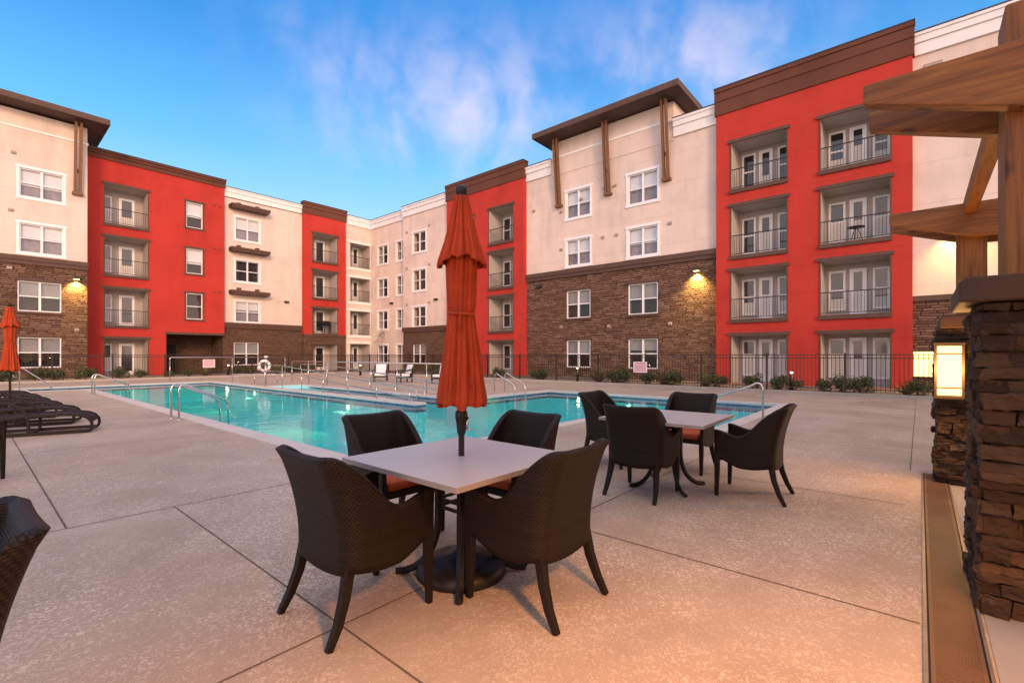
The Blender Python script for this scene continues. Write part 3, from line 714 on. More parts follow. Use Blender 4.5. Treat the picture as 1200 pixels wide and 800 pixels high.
g = MB(); g.lathe([(.0001, 6.92), (.32, 6.92), (.32, 6.95), (.0001, 6.95)], 20, (25.3, 2.1)); g.build('tabletop', 'metal_black', bt)
for k in range(3):
    a = k * 2.09 + .3; g = MB(); g.tube([(25.3 + .05 * math.cos(a), 2.1 + .05 * math.sin(a), 6.92), (25.3 + .28 * math.cos(a), 2.1 + .28 * math.sin(a), 6.225)], .016, 6); g.build('leg', 'metal_black', bt)

# wall lantern on the stone end wall of the right wing
wl = thing('wall_lantern', 'glowing rectangular lantern on the far stone wall beside the red bay', 'lantern', (UR, -.05, 1.0))
g = MB(); g.box(-.5, .2, .03, .12, .56, 1.53, 0, TR); g.build('glow_panel', 'lantern_glow', wl)
g = MB()
for s in (-.54, .2): g.box(s, s + .04, .003, .16, .5, 1.6, 0, TR)
for z in (.5, 1.56): g.box(-.499, .199, .003, .16, z, z + .04, 0, TR)
g.build('frame', 'metal_bronze', wl)

# ------------------------------------------------------------------ fences
def fence(T, s0, s1, label, gate=None):
    o = thing('metal_fence', label, 'fence', T((s0 + s1) / 2, 0, 0), 0, 'dark picket fences round the pool deck')
    n = max(1, round((s1 - s0) / 2.45)); st_ = (s1 - s0) / n; zt = 1.42
    for i in range(n + 1):
        g = MB(); s = s0 + st_ * i; g.box(s - .032, s + .032, -.032, .032, .10, zt + .05, 0, T); g.build('post', 'metal_bronze', o)
    for i in range(n):
        g = MB(); a = s0 + st_ * i + .033; b = a + st_ - .066
        for z in (.22, zt - .14, zt - .02): g.box(a, b, -.016, .016, z, z + .03, 0, T)
        m_ = int((b - a) / .115)
        for j in range(1, m_): x = a + (b - a) * j / m_; g.box(x - .008, x + .008, -.0085, .0085, .14, zt - .021, 0, T)
        g.build('picket_panel', 'metal_bronze', o)
fence(lambda s, d, z: (19.94 - d, s, z), -7.8, 33.70, 'long dark picket fence in front of the right wing beside the pool')
fence(lambda s, d, z: (s, 33.78 - d, z), -13.8, 19.84, 'dark picket fence in front of the left wing behind the loungers')

# ------------------------------------------------------------------ pergola
pg = thing('pergola', 'timber pergola on stacked stone piers at the right edge of the deck', 'pergola', (5.6, -.5, 0))
def bricky(u0, u1, v0, v1, z0, z1, core='pier_stone'):
    g = MB(); rnd = random.Random(int(u0 * 100))
    z = z0
    while z < z1 - .02:
        h = rnd.choice([.05, .06, .075, .09, .11]); h = min(h, z1 - z) if z1 - z - h > .03 else z1 - z
        for side in range(4):
            ln0 = (v1 - v0) if side < 2 else (u1 - u0)
            x = -.015
            while x < ln0 + .01:
                l = rnd.uniform(.14, .42); l = min(l, ln0 + .015 - x) if ln0 + .015 - x - l > .07 else ln0 + .015 - x
                pr = rnd.uniform(.004, .05); gp = .004
                a, b = x + gp * .5, x + l - gp * .5; c, e = z + gp * .4, z + h - gp * .4
                if side == 0: bx = (u0 - pr, u0 + .09, v0 + a, v0 + b)
                elif side == 1: bx = (u1 - .09, u1 + pr, v0 + a, v0 + b)
                elif side == 2: bx = (u0 + a, u0 + b, v0 - pr, v0 + .09)
                else: bx = (u0 + a, u0 + b, v1 - .09, v1 + pr)
                vv = g.box(bx[0], bx[1], bx[2], bx[3], c, e)
                for v in vv: v.co += Vector((rnd.uniform(-.008, .008), rnd.uniform(-.008, .008), rnd.uniform(-.006, .006)))
                x += l
        z += h
    g.box(u0 + .02, u1 - .02, v0 + .02, v1 - .02, z0, z1)
    return g
for k, u in enumerate((-1.3, 3.62, 6.95)):
    g = bricky(u, u + .68, -.88 + .11 * (k == 2), -.265 + .11 * (k == 2), 0.0, 1.68)
    pr = g.build('pier', 'pier_stone', pg, bevel=.006)
    sb = pr.modifiers.new('split', 'SUBSURF'); sb.subdivision_type = 'SIMPLE'; sb.levels = sb.render_levels = 3
    for nm, sz, stg in (('rock_coarse', .09, .045), ('rock_fine', .022, .014)):
        tx = bpy.data.textures.get(nm) or bpy.data.textures.new(nm, 'CLOUDS'); tx.noise_scale = sz; tx.noise_depth = 2
        dm = pr.modifiers.new(nm, 'DISPLACE'); dm.texture = tx; dm.texture_coords = 'GLOBAL'; dm.strength = stg; dm.mid_level = .5
    g = MB(); g.prism([(-.16, 1.685), (-.16, 1.79), (-.19, 1.82), (-.96, 1.82), (-.99, 1.79), (-.99, 1.685)], u - .09, u + .77, lambda p, q: (q, p[0], p[1])); g.build('pier_cap', 'cap_wood', pr, bevel=.012)
    g = MB(); cu, cv = u + .34, -.53
    if k < 2: g.box(cu - .17, cu + .17, cv - .17, cv + .17, 1.822, 3.35)
    else: g.box(cu - .12, cu + .12, cv - .02, cv + .22, 1.822, 3.0)
    g.build('post', 'cedar_z', pg, bevel=.01)
    for du in (-.27, .17):
        uu = cu + du; tip = .27; zt = 3.09 if k < 2 else 3.03
        prof = [(tip, zt - .12), (tip, zt), (-4.5, zt), (-4.5, zt - .36), (-.42, zt - .36)]
        g = MB(); g.prism(prof, uu, uu + .10, lambda p, q: (q, p[0], p[1])); g.build('beam', 'cedar_y', pg, bevel=.008)
for (a, b) in ((4.15, 7.2),):
    g = MB(); g.box(a, b, -.46, -.36, 2.92, 3.08); g.build('cross_beam', 'cedar_x', pg, bevel=.006)
g = MB()
for v in (-.42, -.28): g.lathe([(0.0001, 0), (.022, 0), (.022, .02), (.0001, .02)], 8)
g.bm.free()

lt = thing('pier_lantern', '', 'lantern', (0, 0, 0), 0, 'lanterns on the pergola piers')
g = MB(); g.box(-.075, -.022, -.095, .095, .03, .55); lg = g.build('glow_panel', 'lantern_glow', lt, world=False)
g = MB()
for y in (-.118, .098): g.box(-.10, -.002, y, y + .02, 0, .58)
for z in (-.005, .56): g.box(-.11, -.002, -.125, .125, z, z + .025)
for z in (.10, .46): g.box(-.095, -.076, -.097, .097, z, z + .016)

g.build('frame', 'metal_bronze', lt, world=False)
l = bpy.data.lights.new('lantern_lamp', 'POINT'); l.energy = 55; l.color = (1, .48, .14); l.shadow_soft_size = .12
lo = bpy.data.objects.new('lantern_lamp', l); COL.objects.link(lo); lo.parent = lt; lo.location = (-.26, 0, .30)
copy_thing(lt, (6.89, -.235, .945), 0, 'bright lantern on the farther stone pier of the pergola', True)
pl = thing('pendant_lamp', 'warm pendant lamp hanging under the pergola near the nearest pier', 'lamp', (.75, -.80, 2.45))
g = MB(); g.lathe([(.03, .30), (.06, .27), (.16, .05), (.15, .05), (.05, .25), (.0001, .27)], 24); g.build('shade', 'metal_bronze', pl, world=False)
g = MB(); g.lathe([(.0001, .06), (.04, .07), (.055, .12), (.03, .19), (.0001, .2)], 16); g.build('bulb', 'sconce_glow', pl, world=False)
g = MB(); g.tube([(0, 0, .28), (0, 0, .65)], .008, 6); g.build('cord', 'metal_black', pl, world=False)
l = bpy.data.lights.new('pendant_light', 'SPOT'); l.energy = 540; l.color = (1, .42, .11); l.spot_size = R_(136); l.spot_blend = .55; l.shadow_soft_size = .16
lo = bpy.data.objects.new('pendant_light', l); COL.objects.link(lo); lo.parent = pl; lo.location = (0, 0, -.12)
l = bpy.data.lights.new('pendant_bulb', 'POINT'); l.energy = 30; l.color = (1, .42, .10); l.shadow_soft_size = .05
lo = bpy.data.objects.new('pendant_bulb', l); COL.objects.link(lo); lo.parent = pl; lo.location = (0, 0, .0)

# ------------------------------------------------------------------ clubhouse added out of view behind the pergola for shade and warm light
ch = thing('shade_building', 'low cream clubhouse with glowing windows, added unseen to shade and warm the deck', 'shade_building', (3, -4.4, 0))
def TC(s, d, z): return (s, -4.4 + d, z)
hs = []
for a in (-5.6, -2.2, 1.2, 4.6, 8.0, 11.4):
    hs.append(window(TC, ch, a, a + 1.9, .5, 2.6, 0, 'white', .5, 2, lit=True))  # glowing windows added to throw warm light on the deck
wall(TC, ch, -7, 15, 0, 4.7, 0, 'stucco_cream', hs, 'cream_wall', 6)
parapet(TC, ch, -7, 15, 4.7, 5.3, 0, 'parapet_brown')
g = MB(); g.box(-7, 15, -6, -.5, 4.4, 4.5, 0, TC); g.box(-7, 15, -6.2, -6, 0, 5, 0, TC); g.build('roof', 'roofing', ch)

# ------------------------------------------------------------------ wicker armchair
def make_chair():
    t = thing('wicker_armchair', '', 'armchair', (0, 0, 0), 0, 'dark wicker armchairs round the patio tables')
    bm = bmesh.new(); uvl = bm.loops.layers.uv.new('UVMap')
    # plan path from front left round the back to front right
    hw, yf, yb, cr = .285, .27, -.265, .09
    path = []
    for i in range(15): path.append((-hw, yf + (yb + cr - yf) * i / 14))
    for i in range(1, 8): a = math.pi + math.pi / 2 * i / 8; path.append((-hw + cr + cr * math.cos(a), yb + cr + cr * math.sin(a)))
    for i in range(17): path.append((-hw + cr + (2 * hw - 2 * cr) * i / 16, yb))
    for i in range(1, 8): a = -math.pi / 2 + math.pi / 2 * i / 8; path.append((hw - cr + cr * math.cos(a), yb + cr + cr * math.sin(a)))
    for i in range(15): path.append((hw, yb + cr + (yf - yb - cr) * i / 14))
    n = len(path)
    def sm(a, b, x): x = max(0, min(1, (x - a) / (b - a))); return x * x * (3 - 2 * x)
    def ztop(x, y):
        # arm: .645 at the front, dip .60, sweep up to the back corner
        s = .645 - .05 * sm(.26, .05, y) if y > .05 else .595
        s += .305 * sm(.06, -.235, y) ** 1.25
        if y <= yb + .02: s = .90 - .012 * math.cos(x / hw * math.pi / 2) * 1.0 + .004
        return s
    def zbot(x, y): return .385 - .085 * sm(.27, .02, y) + .03 * sm(-.05, -.26, y) - (.035 * math.cos(x / hw * math.pi / 2) if y < yb + .02 else 0)
    nv = 13; outer = []; inner = []; L_ = [0.0]
    for i in range(1, n): L_.append(L_[-1] + math.dist(path[i], path[i - 1]))
    for i, (x, y) in enumerate(path):
        p0 = path[max(0, i - 1)]; p1 = path[min(n - 1, i + 1)]
        tx, ty = p1[0] - p0[0], p1[1] - p0[1]; q = math.hypot(tx, ty); nx, ny = -ty / q, tx / q   # inward
        bk = sm(.02, -.25, y)
        zb, zt = zbot(x, y), ztop(x, y); ro = []; ri = []
        for j in range(nv):
            z = zb + (zt - zb) * j / (nv - 1); h = max(0, (z - .40) / .5)
            off = -.115 * bk * h ** 1.9; fl = 1 + .05 * h * (1 - bk) + .02 * bk * h
            th = .034
            if j == nv - 1: th = .046
            P = Vector((x * fl, y + off, z)); Q = Vector(((x + nx * th) * fl, y + ny * th + off, z))
            if j == nv - 1: P -= Vector((nx, ny, 0)) * .008
            ro.append(bm.verts.new(P)); ri.append(bm.verts.new(Q))
        outer.append(ro); inner.append(ri)
    def quad(vs4, uvs):
        f = bm.faces.new(vs4); f.smooth = True
        for lp, u in zip(f.loops, uvs): lp[uvl].uv = u
    zv = lambda v: v.co.z
    for i in range(n - 1):
        for j in range(nv - 1):
            a, b, c, d = outer[i][j], outer[i + 1][j], outer[i + 1][j + 1], outer[i][j + 1]
            quad([a, b, c, d], [(L_[i], zv(a)), (L_[i + 1], zv(b)), (L_[i + 1], zv(c)), (L_[i], zv(d))])
            a, b, c, d = inner[i][j], inner[i][j + 1], inner[i + 1][j + 1], inner[i + 1][j]
            quad([a, b, c, d], [(L_[i], zv(a)), (L_[i], zv(b)), (L_[i + 1], zv(c)), (L_[i + 1], zv(d))])
        # rounded rim
        m0, m1 = [(outer[k][-1].co + inner[k][-1].co) / 2 + Vector((0, 0, .016)) for k in (i, i + 1)]
        if i == 0: mv0 = bm.verts.new(m0)
        mv1 = bm.verts.new(m1)
        quad([outer[i][-1], outer[i + 1][-1], mv1, mv0], [(0, L_[i]), (0, L_[i + 1]), (.026, L_[i + 1]), (.026, L_[i])])
        quad([mv0, mv1, inner[i + 1][-1], inner[i][-1]], [(.026, L_[i]), (.026, L_[i + 1]), (.052, L_[i + 1]), (.052, L_[i])])
        mv0 = mv1
        a, b, c, d = outer[i][0], inner[i][0], inner[i + 1][0], outer[i + 1][0]
        quad([a, b, c, d], [(0, L_[i]), (.03, L_[i]), (.03, L_[i + 1]), (0, L_[i + 1])])
    for i in (0, n - 1):
        for j in range(nv - 1):
            a, b, c, d = outer[i][j], outer[i][j + 1], inner[i][j + 1], inner[i][j]
            quad([a, b, c, d], [(0, zv(a)), (0, zv(b)), (.034, zv(c)), (.034, zv(d))])
    bmesh.ops.recalc_face_normals(bm, faces=bm.faces)
    me = bpy.data.meshes.new('wicker_shell'); bm.to_mesh(me); bm.free(); me.materials.append(MATS['wicker'])
    o = bpy.data.objects.new('wicker_shell', me); COL.objects.link(o); o.parent = t
    # seat deck with front apron
    bm = bmesh.new(); uvl = bm.loops.layers.uv.new('UVMap')
    def bx(x0, x1, y0, y1, z0, z1):
        c = [(x, y, z) for z in (z0, z1) for y in (y0, y1) for x in (x0, x1)]; v = [bm.verts.new(p) for p in c]
        for q in ((0, 2, 3, 1), (4, 5, 7, 6), (0, 1, 5, 4), (2, 6, 7, 3), (0, 4, 6, 2), (1, 3, 7, 5)):
            f = bm.faces.new([v[i] for i in q])
            for lp in f.loops: lp[uvl].uv = (lp.vert.co.x + lp.vert.co.y, lp.vert.co.z)
    bx(-.25, .25, -.235, .262, .355, .40)
    bmesh.ops.recalc_face_normals(bm, faces=bm.faces)
    me = bpy.data.meshes.new('seat'); bm.to_mesh(me); bm.free(); me.materials.append(MATS['wicker'])
    o = bpy.data.objects.new('seat', me); COL.objects.link(o); o.parent = t
    g = MB(); g.box(-.235, .235, -.215, .265, .402, .475); c = g.build('cushion', 'cushion_orange', t, bevel=.028, world=False)
    for s in (-1, 1):
        g = MB(); g.tube([(s * .262, .248, .44), (s * .262, .25, .25), (s * .262, .256, 0)], [.024, .0225, .016], square=True); g.build('leg', 'chair_leg', t, bevel=.004, world=False)
        g = MB(); g.tube([(s * .228, -.218, .40), (s * .232, -.228, .33), (s * .240, -.250, .22), (s * .252, -.292, .10), (s * .260, -.345, 0)], [.024, .025, .023, .020, .016], square=True); g.build('leg', 'chair_leg', t, bevel=.004, world=False)
    return t
chair = make_chair()
CH = [  # x, y, facing angle, label
    (1.47, 2.37, -90, 'wicker armchair with its back to the viewer left of the umbrella table, nearest of all'),
    (2.19, 1.73, 2, 'wicker armchair right of the umbrella table base with its back to the viewer'),
    (2.25, 3.16, 178, 'wicker armchair on the pool side of the umbrella table, left of the umbrella pole'),
    (2.86, 2.50, 91, 'wicker armchair across the umbrella table, right of the umbrella pole'),
    (4.55, 2.15, -88, 'wicker armchair hiding the left end of the second table, its back to the viewer'),
    (5.20, 1.30, 3, 'wicker armchair on the right of the second table, seen from the side'),
    (5.86, 2.20, 92, 'wicker armchair behind the second table, in front of the single pool handrail'),
    (5.53, 3.03, 180, 'wicker armchair at the pool edge left of the second table'),
    (-.225, 2.115, 92, 'wicker armchair of which only a back corner shows at the left edge, nearest the viewer'),
    (-.02, 8.05, -165, 'armchair with an orange cushion at the left edge in front of the loungers'),
]
for i, (x, y, a, lb) in enumerate(CH): copy_thing(chair, (x, y, .0), R_(a), lb, i == 0)

# ------------------------------------------------------------------ tables
def make_table():
    t = thing('patio_table', '', 'table', (0, 0, 0), 0, 'square patio tables')
    g = MB(); g.box(-.53, .53, -.53, .53, .722, .75); top = g.build('tabletop', 'table_top', t, bevel=.003, world=False)
    g = MB()
    for p in ((-.534, -.5305, -.534, .534), (.5305, .534, -.534, .534), (-.5305, .5305, -.534, -.5305), (-.5305, .5305, .5305, .534)): g.box(*p, .721, .749)
    g.build('edge_band', 'table_edge', top, world=False)
    g = MB(); g.box(-.28, .28, -.04, .04, .70, .721); g.box(-.04, .04, -.28, -.041, .70, .721); g.box(-.04, .04, .041, .28, .70, .721); g.build('top_plate', 'metal_black', t, world=False)
    k = .105
    for sx in (-1, 1):
        for sy in (-1, 1):
            g = MB(); pts = [(sx * k, sy * k, .70), (sx * k, sy * k, .36)]
            for i in range(1, 9):
                a = i / 8; pts.append((sx * (k + .19 * a ** 2.0), sy * (k + .19 * a ** 2.0), .36 - .345 * math.sin(a * math.pi / 2) ** 1.0))
            g.tube(pts, .0165, square=True); g.build('leg', 'metal_black', t, world=False)
    for z in (.60, .55, .47, .42):
        g = MB(); e = k - .017
        g.box(-e, e, -k - .008, -k + .008, z, z + .018); g.box(-e, e, k - .008, k + .008, z, z + .018); g.box(-k - .008, -k + .008, -e, e, z, z + .018); g.box(k - .008, k + .008, -e, e, z, z + .018)
        g.build('brace_ring', 'metal_black', t, world=False)
    return t
tb = make_table()
copy_thing(tb, (2.11, 2.25, 0), 0, 'square grey-topped table with the closed umbrella standing through its middle', True)
copy_thing(tb, (4.93, 2.05, 0), R_(2), 'square pale table without umbrella beside the pool', False)

# ------------------------------------------------------------------ umbrellas
def make_umbrella():
    t = thing('patio_umbrella', '', 'umbrella', (0, 0, 0), 0, 'closed orange umbrellas')
    rnd = random.Random(5)
    def pleat(depth, n=8, ph=0.0, tw=0.0):
        def f(r, z, a):
            w = (a + ph + tw * z) * n / (2 * math.pi); q = 1 - abs(math.sin(math.pi * w)) ** .8
            k = (a + ph) * 19; q2 = 1 - abs(math.sin(k * .62 + 2.2 * math.sin(2 * a + z * 1.3)))
            q3 = .5 + .5 * math.sin(a * 3 + 1.2 + z)
            return r * (1 - depth * (.45 * q + .42 * q2 + .13 * q3))
        return f
    g = MB(); prof = [(.092, 2.06), (.108, 2.0), (.105, 1.9), (.100, 1.78), (.094, 1.70), (.086, 1.665), (.094, 1.63), (.112, 1.52), (.135, 1.36), (.155, 1.22), (.168, 1.14), (.174, 1.10), (.165, 1.075)]
    fine = []
    for (r0, z0), (r1, z1) in zip(prof, prof[1:]):
        for k in range(4): a = k / 4; fine.append((r0 + (r1 - r0) * a, z0 + (z1 - z0) * a))
    fine.append(prof[-1])
    pf = pleat(.46, 8, .3, .25)
    rings = g.lathe(fine, 112, rf=pf)
    for v in rings[-1] + rings[-2]:
        a = math.atan2(v.co.y, v.co.x); v.co.z += .014 * math.sin(a * 8 + 1) + .012 * math.sin(a * 3)
    cn = g.build('canopy', 'umbrella_orange', t, world=False)
    s = cn.modifiers.new('cloth', 'SOLIDIFY'); s.thickness = .004
    g = MB(); prof = [(.048, 2.425), (.058, 2.38), (.078, 2.30), (.10, 2.21), (.128, 2.12), (.155, 2.05), (.172, 2.01), (.168, 1.995)]
    fine = []
    for (r0, z0), (r1, z1) in zip(prof, prof[1:]):
        for k in range(4): a = k / 4; fine.append((r0 + (r1 - r0) * a, z0 + (z1 - z0) * a))
    fine.append(prof[-1])
    rings = g.lathe(fine, 112, rf=pleat(.48, 8, .1))
    for i, rg_ in enumerate(rings):
        f_ = (i / len(rings)) ** 2
        for v in rg_:
            a = math.atan2(v.co.y, v.co.x); v.co.z += f_ * (.015 * math.sin(a * 8 + 2) + .025 * math.sin(2 * a + .6))
    vt = g.build('vent_tier', 'umbrella_orange', t, world=False); s = vt.modifiers.new('cloth', 'SOLIDIFY'); s.thickness = .004
    g = MB(); pts = [(.082 * math.cos(a) , .082 * math.sin(a), 1.665 + .006 * math.sin(a)) for a in [2 * math.pi * i / 24 for i in range(25)]]
    g.tube(pts, .011, 6); g.tube([(-.075, -.03, 1.66), (-.12, -.05, 1.63), (-.13, -.05, 1.58), (-.10, -.05, 1.55)], .005, 5); g.build('tie_strap', 'umbrella_orange', t, world=False)
    g = MB(); g.lathe([(.0001, 2.50), (.018, 2.497), (.034, 2.485), (.040, 2.462), (.034, 2.437), (.026, 2.428), (.034, 2.42), (.034, 2.395), (.0001, 2.394)], 20); g.build('finial', 'metal_black', t, world=False)
    g = MB(); g.lathe([(.0001, .02), (.0195, .02), (.0195, 2.39), (.0001, 2.39)], 16); g.build('pole', 'metal_bronze', t, world=False)
    g = MB(); g.lathe([(.021, .885), (.028, .90), (.032, .95), (.040, 1.0), (.040, 1.03), (.026, 1.05), (.022, 1.06)], 16); cb = g.build('crank_housing', 'metal_black', t, world=False)
    g = MB(); g.tube([(.0, -.045, 1.0), (-.012, -.052, .985), (-.03, -.052, .93)], .007, 6); g.tube([(-.03, -.05, .935), (-.04, -.09, .93)], .009, 6); h = g.build('crank_handle', 'steel', cb, world=False)
    g = MB(); g.lathe([(.0001, .135), (.05, .135), (.06, .12), (.15, .10), (.235, .085), (.27, .065), (.285, .045), (.288, .01), (.285, 0), (.0001, 0)], 40); b = g.build('base', 'metal_black', t, world=False)
    g = MB(); g.lathe([(.0205, .13), (.032, .13), (.032, .36), (.0205, .37)], 16); g.build('base_tube', 'metal_black', b, world=False)
    return t
um = make_umbrella()
copy_thing(um, (2.11, 2.25, 0), R_(20), 'closed orange umbrella standing through the grey table in the foreground', True)
copy_thing(um, (.66, 14.6, 0), R_(75), 'closed orange umbrella among the loungers at the left edge', False)

# ------------------------------------------------------------------ loungers
def make_lounger():
    t = thing('chaise_lounge', '', 'lounger', (0, 0, 0), 0, 'dark chaise loungers in a row at the left')
    top = [(-.01, .03), (.02, .10), (.012, .19), (-.04, .265), (-.12, .31), (-.24, .332), (-.45, .342), (-.75, .338), (-1.05, .325), (-1.3, .325), (-1.55, .355), (-1.8, .43), (-2.0, .52)]
    for y in (-.33, .33):
        g = MB(); g.tube([(x, y, z) for x, z in top], .021, square=True)
        g.tube([(-.01, y, .035), (-.6, y, .035), (-1.2, y, .035), (-1.75, y, .035)], .026, square=True)
        g.tube([(-1.70, y, .035), (-1.68, y, .2), (-1.62, y, .36)], .022, square=True)
        g.build('side_frame', 'lounger_frame', t, bevel=.005, world=False)
        g = MB(); g.tube([(-.82, y, .05), (-.81, y, .22), (-.84, y, .38), (-.92, y, .50), (-1.05, y, .57), (-1.25, y, .60), (-1.5, y, .585), (-1.75, y, .50)], .020, square=True)
        g.build('armrest', 'lounger_frame', t, bevel=.006, world=False)
    g = MB()
    sl_ = top[2:]
    for (x0, z0), (x1, z1) in zip(sl_, sl_[1:]):
        g.face([(x0, -.305, z0 - .004), (x1, -.305, z1 - .004), (x1, .305, z1 - .004), (x0, .305, z0 - .004)])
    s = g.build('sling_seat', 'sling', t, world=False, smooth=True, merge=True); md = s.modifiers.new('thick', 'SOLIDIFY'); md.thickness = .008
    for x in (-.02, -.8, -1.7):
        g = MB(); g.tube([(x, -.3, .04), (x, .3, .04)], .016, square=True); g.build('cross_bar', 'lounger_frame', t, world=False)
    return t
lg = make_lounger()
LP = [(1.62, 11.72, 'nearest dark sling lounger of the row, its curved foot end farthest right'), (1.56, 13.35, 'second nearest lounger of the row at the left'),
      (1.46, 15.0, 'third dark lounger of the row, just beyond the left umbrella pole'), (1.40, 16.6, 'fourth lounger from the viewer in the left row'),
      (1.35, 18.2, 'fifth lounger from the viewer in the left row'), (1.25, 19.9, 'farthest lounger of the left row, closest to the sloping handrail')]
for i, (x, y, lb) in enumerate(LP): copy_thing(lg, (x, y, 0), R_(-17), lb, i == 0)

# ------------------------------------------------------------------ pool rails
def arc(p0, p1, p2, n=6):
    return [tuple((1 - t) ** 2 * a + 2 * t * (1 - t) * b + t * t * c for a, b, c in zip(p0, p1, p2)) for t in [i / n for i in range(n + 1)]]
def grab(name, pts, label, group='pool handrails', r=.021, loc=None):
    o = thing(name, label, 'handrail', loc or pts[0][0], 0, group)
    for k, pl in enumerate(pts):
        g = MB(); g.tube(pl, r, 10); b = g.build('rail', 'steel', o)
        f = pl[0]; g = MB(); g.lathe([(.0001, .022), (.03, .022), (.048, .012), (.05, .001)], 14, (f[0], f[1])); e = g.build('base_flange', 'steel', b)
    return o
def ladder_pts(u, v, su, sv, h=.76, run=.95, drop=.34):
    """rises from the deck at (u,v), curves over and slopes down into the pool along (su,sv)"""
    q = lambda a, z: (u + su * a, v + sv * a, z)
    return [q(0, 0), q(0, h - .14)] + arc(q(0, h - .14), q(0, h), q(.13, h - .005), 5)[1:] + [q(.28, h - .09)] + [q(run - .1, drop + .06)] + arc(q(run - .1, drop + .06), q(run, drop), q(run + .015, drop - .12), 5)[1:] + [q(run + .02, -.8)]
grab('pool_handrail', [ladder_pts(3.03, 12.6, 1, 0), ladder_pts(3.05, 12.1, 1, 0)], 'nearer pair of steel handrails on the left edge of the pool')
grab('pool_handrail', [ladder_pts(3.0, 22.2, 1, 0, .72), ladder_pts(3.0, 21.7, 1, 0, .72)], 'farther pair of steel handrails at the left, in front of the red bay')
grab('pool_handrail', [ladder_pts(12.45, 11.55, 0, -1, .74), ladder_pts(13.0, 11.55, 0, -1, .74)], 'pair of steel handrails at the far pool edge right of the orange umbrella')
grab('pool_handrail', [ladder_pts(11.2, 2.55, 0, 1, .80, 1.0, .42)], 'single steel handrail at the right end of the pool beyond the second table')
grab('pool_handrail', [[(1.48, 27.0, .015), (1.48, 27.0, .84)] + arc((1.48, 27.0, .84), (1.48, 27.0, .94), (1.6, 27.0, .85), 5)[1:] + [(2.3, 27.0, .22), (2.38, 27.0, .1), (2.4, 27.0, -.5)]], 'single sloping handrail at the far left corner of the pool')
# ramp handrails: two sloping pairs and the guard rail
def ramp_rail(u, label, va=20.2, vb=11.2, za=.97, zb=.37):
    o = thing('ramp_handrail', label, 'handrail', (u, 16, 0), 0, 'pool ramp handrails')
    f = lambda v, k=0: (u, v, za + (zb - za) * (va - v) / (va - vb) - k)
    g = MB(); top = [(u, va + 2.3, za), (u, va, za)] + [f(va - (va - vb) * i / 6) for i in range(1, 7)]
    lo_ = [(x, y, z - .26) for x, y, z in top]
    g.tube(lo_[:1] + arc(lo_[0], (u, va + 2.5, za - .13), top[0], 8)[1:] + top[1:] + arc(top[-1], (u, vb - .16, (top[-1][2] + lo_[-1][2]) / 2), lo_[-1], 8)[1:] + lo_[::-1][1:], .019, 8); g.build('rail', 'steel', o)
    for i in range(7):
        v = va + 1.6 - (va + 1.6 - vb - .3) * i / 6; z = za if v > va else f(v)[2]
        g = MB(); g.tube([(u, v, -.0 if u < 8.8 or v > 21 else rampz(v)), (u, v, z)], .018, 8); g.build('post', 'steel', o)
ramp_rail(8.68, 'sloping steel handrail standing on the white divider wall of the pool'); ramp_rail(10.62, 'sloping steel handrail on the far side of the pool entry ramp')
def guard(name, pts, h, posts, label, mid=None):
    o = thing(name, label, 'railing', ((pts[0][0] + pts[1][0]) / 2, (pts[0][1] + pts[1][1]) / 2, 0), 0, 'pool deck guard rails')
    a, b = Vector((*pts[0], 0)), Vector((*pts[1], 0))
    g = MB(); e = (b - a).normalized() * .08
    g.tube([a + Vector((0, 0, h - .25)), a + Vector((0, 0, h - .08))] + arc(a + Vector((0, 0, h - .08)), a + Vector((0, 0, h)), a + e + Vector((0, 0, h)), 4)[1:] + [b + Vector((0, 0, h))], .022, 8); g.build('rail', 'steel', o)
    for i in range(posts):
        p = a + (b - a) * i / (posts - 1); g = MB(); g.tube([p, p + Vector((0, 0, h - (.1 if i == 0 else .0)))], .02, 8); g.build('post', 'steel', o)
guard('guard_rail', ((11.4, 25.2), (11.4, 12.2)), 1.08, 8, 'long level steel guard rail beyond the pool ramp, in front of the white-cushioned lounge chairs')
guard('guard_rail', ((7.3, 30.6), (13.4, 30.6)), 1.27, 3, 'long level steel rail left of the life ring, before the stone wall')
guard('guard_rail', ((9.0, 26.6), (10.3, 24.4)), .42, 3, 'low steel rail on the deck beneath the life ring')

# pool lights
def pool_light(loc, dirv_, label, e=60):
    o = thing('pool_light', label, 'pool light', loc, 0, 'underwater pool lights')
    q = Vector(dirv_).to_track_quat('Z', 'Y').to_euler()
    g = MB(); g.lathe([(.0001, .03), (.06, .028), (.085, .015)], 16); a = g.build('lens', 'pool_glow', o, world=False); a.rotation_euler = q
    g = MB(); g.lathe([(.086, .0), (.086, .02), (.105, .02), (.11, .0)], 16); a = g.build('bezel', 'steel', o, world=False); a.rotation_euler = q
    l = bpy.data.lights.new('pool_lamp', 'SPOT'); l.energy = e * 1.4; l.color = (1, .78, .22); l.spot_size = R_(115); l.spot_blend = .6; l.shadow_soft_size = .08
    lo = bpy.data.objects.new('pool_lamp', l); COL.objects.link(lo); lo.parent = o; lo.location = Vector(dirv_) * .06
    lo.rotation_euler = (Vector(dirv_) + Vector((0, 0, -.12))).to_track_quat('-Z', 'Y').to_euler()
pool_light((8.495, 14.6, -.36), (-1, 0, 0), 'glowing light in the white divider wall of the pool', 130)
pool_light((8.495, 22.4, -.30), (-1, 0, 0), 'glowing underwater light near the far left end of the divider', 90)
pool_light((14.99, 7.6, -.40), (-1, 0, 0), 'glowing underwater light in the pool wall behind the second table', 120)
pool_light((8.495, 25.6, -.30), (-1, 0, 0), 'glowing underwater light below the far pool edge at the left', 60)

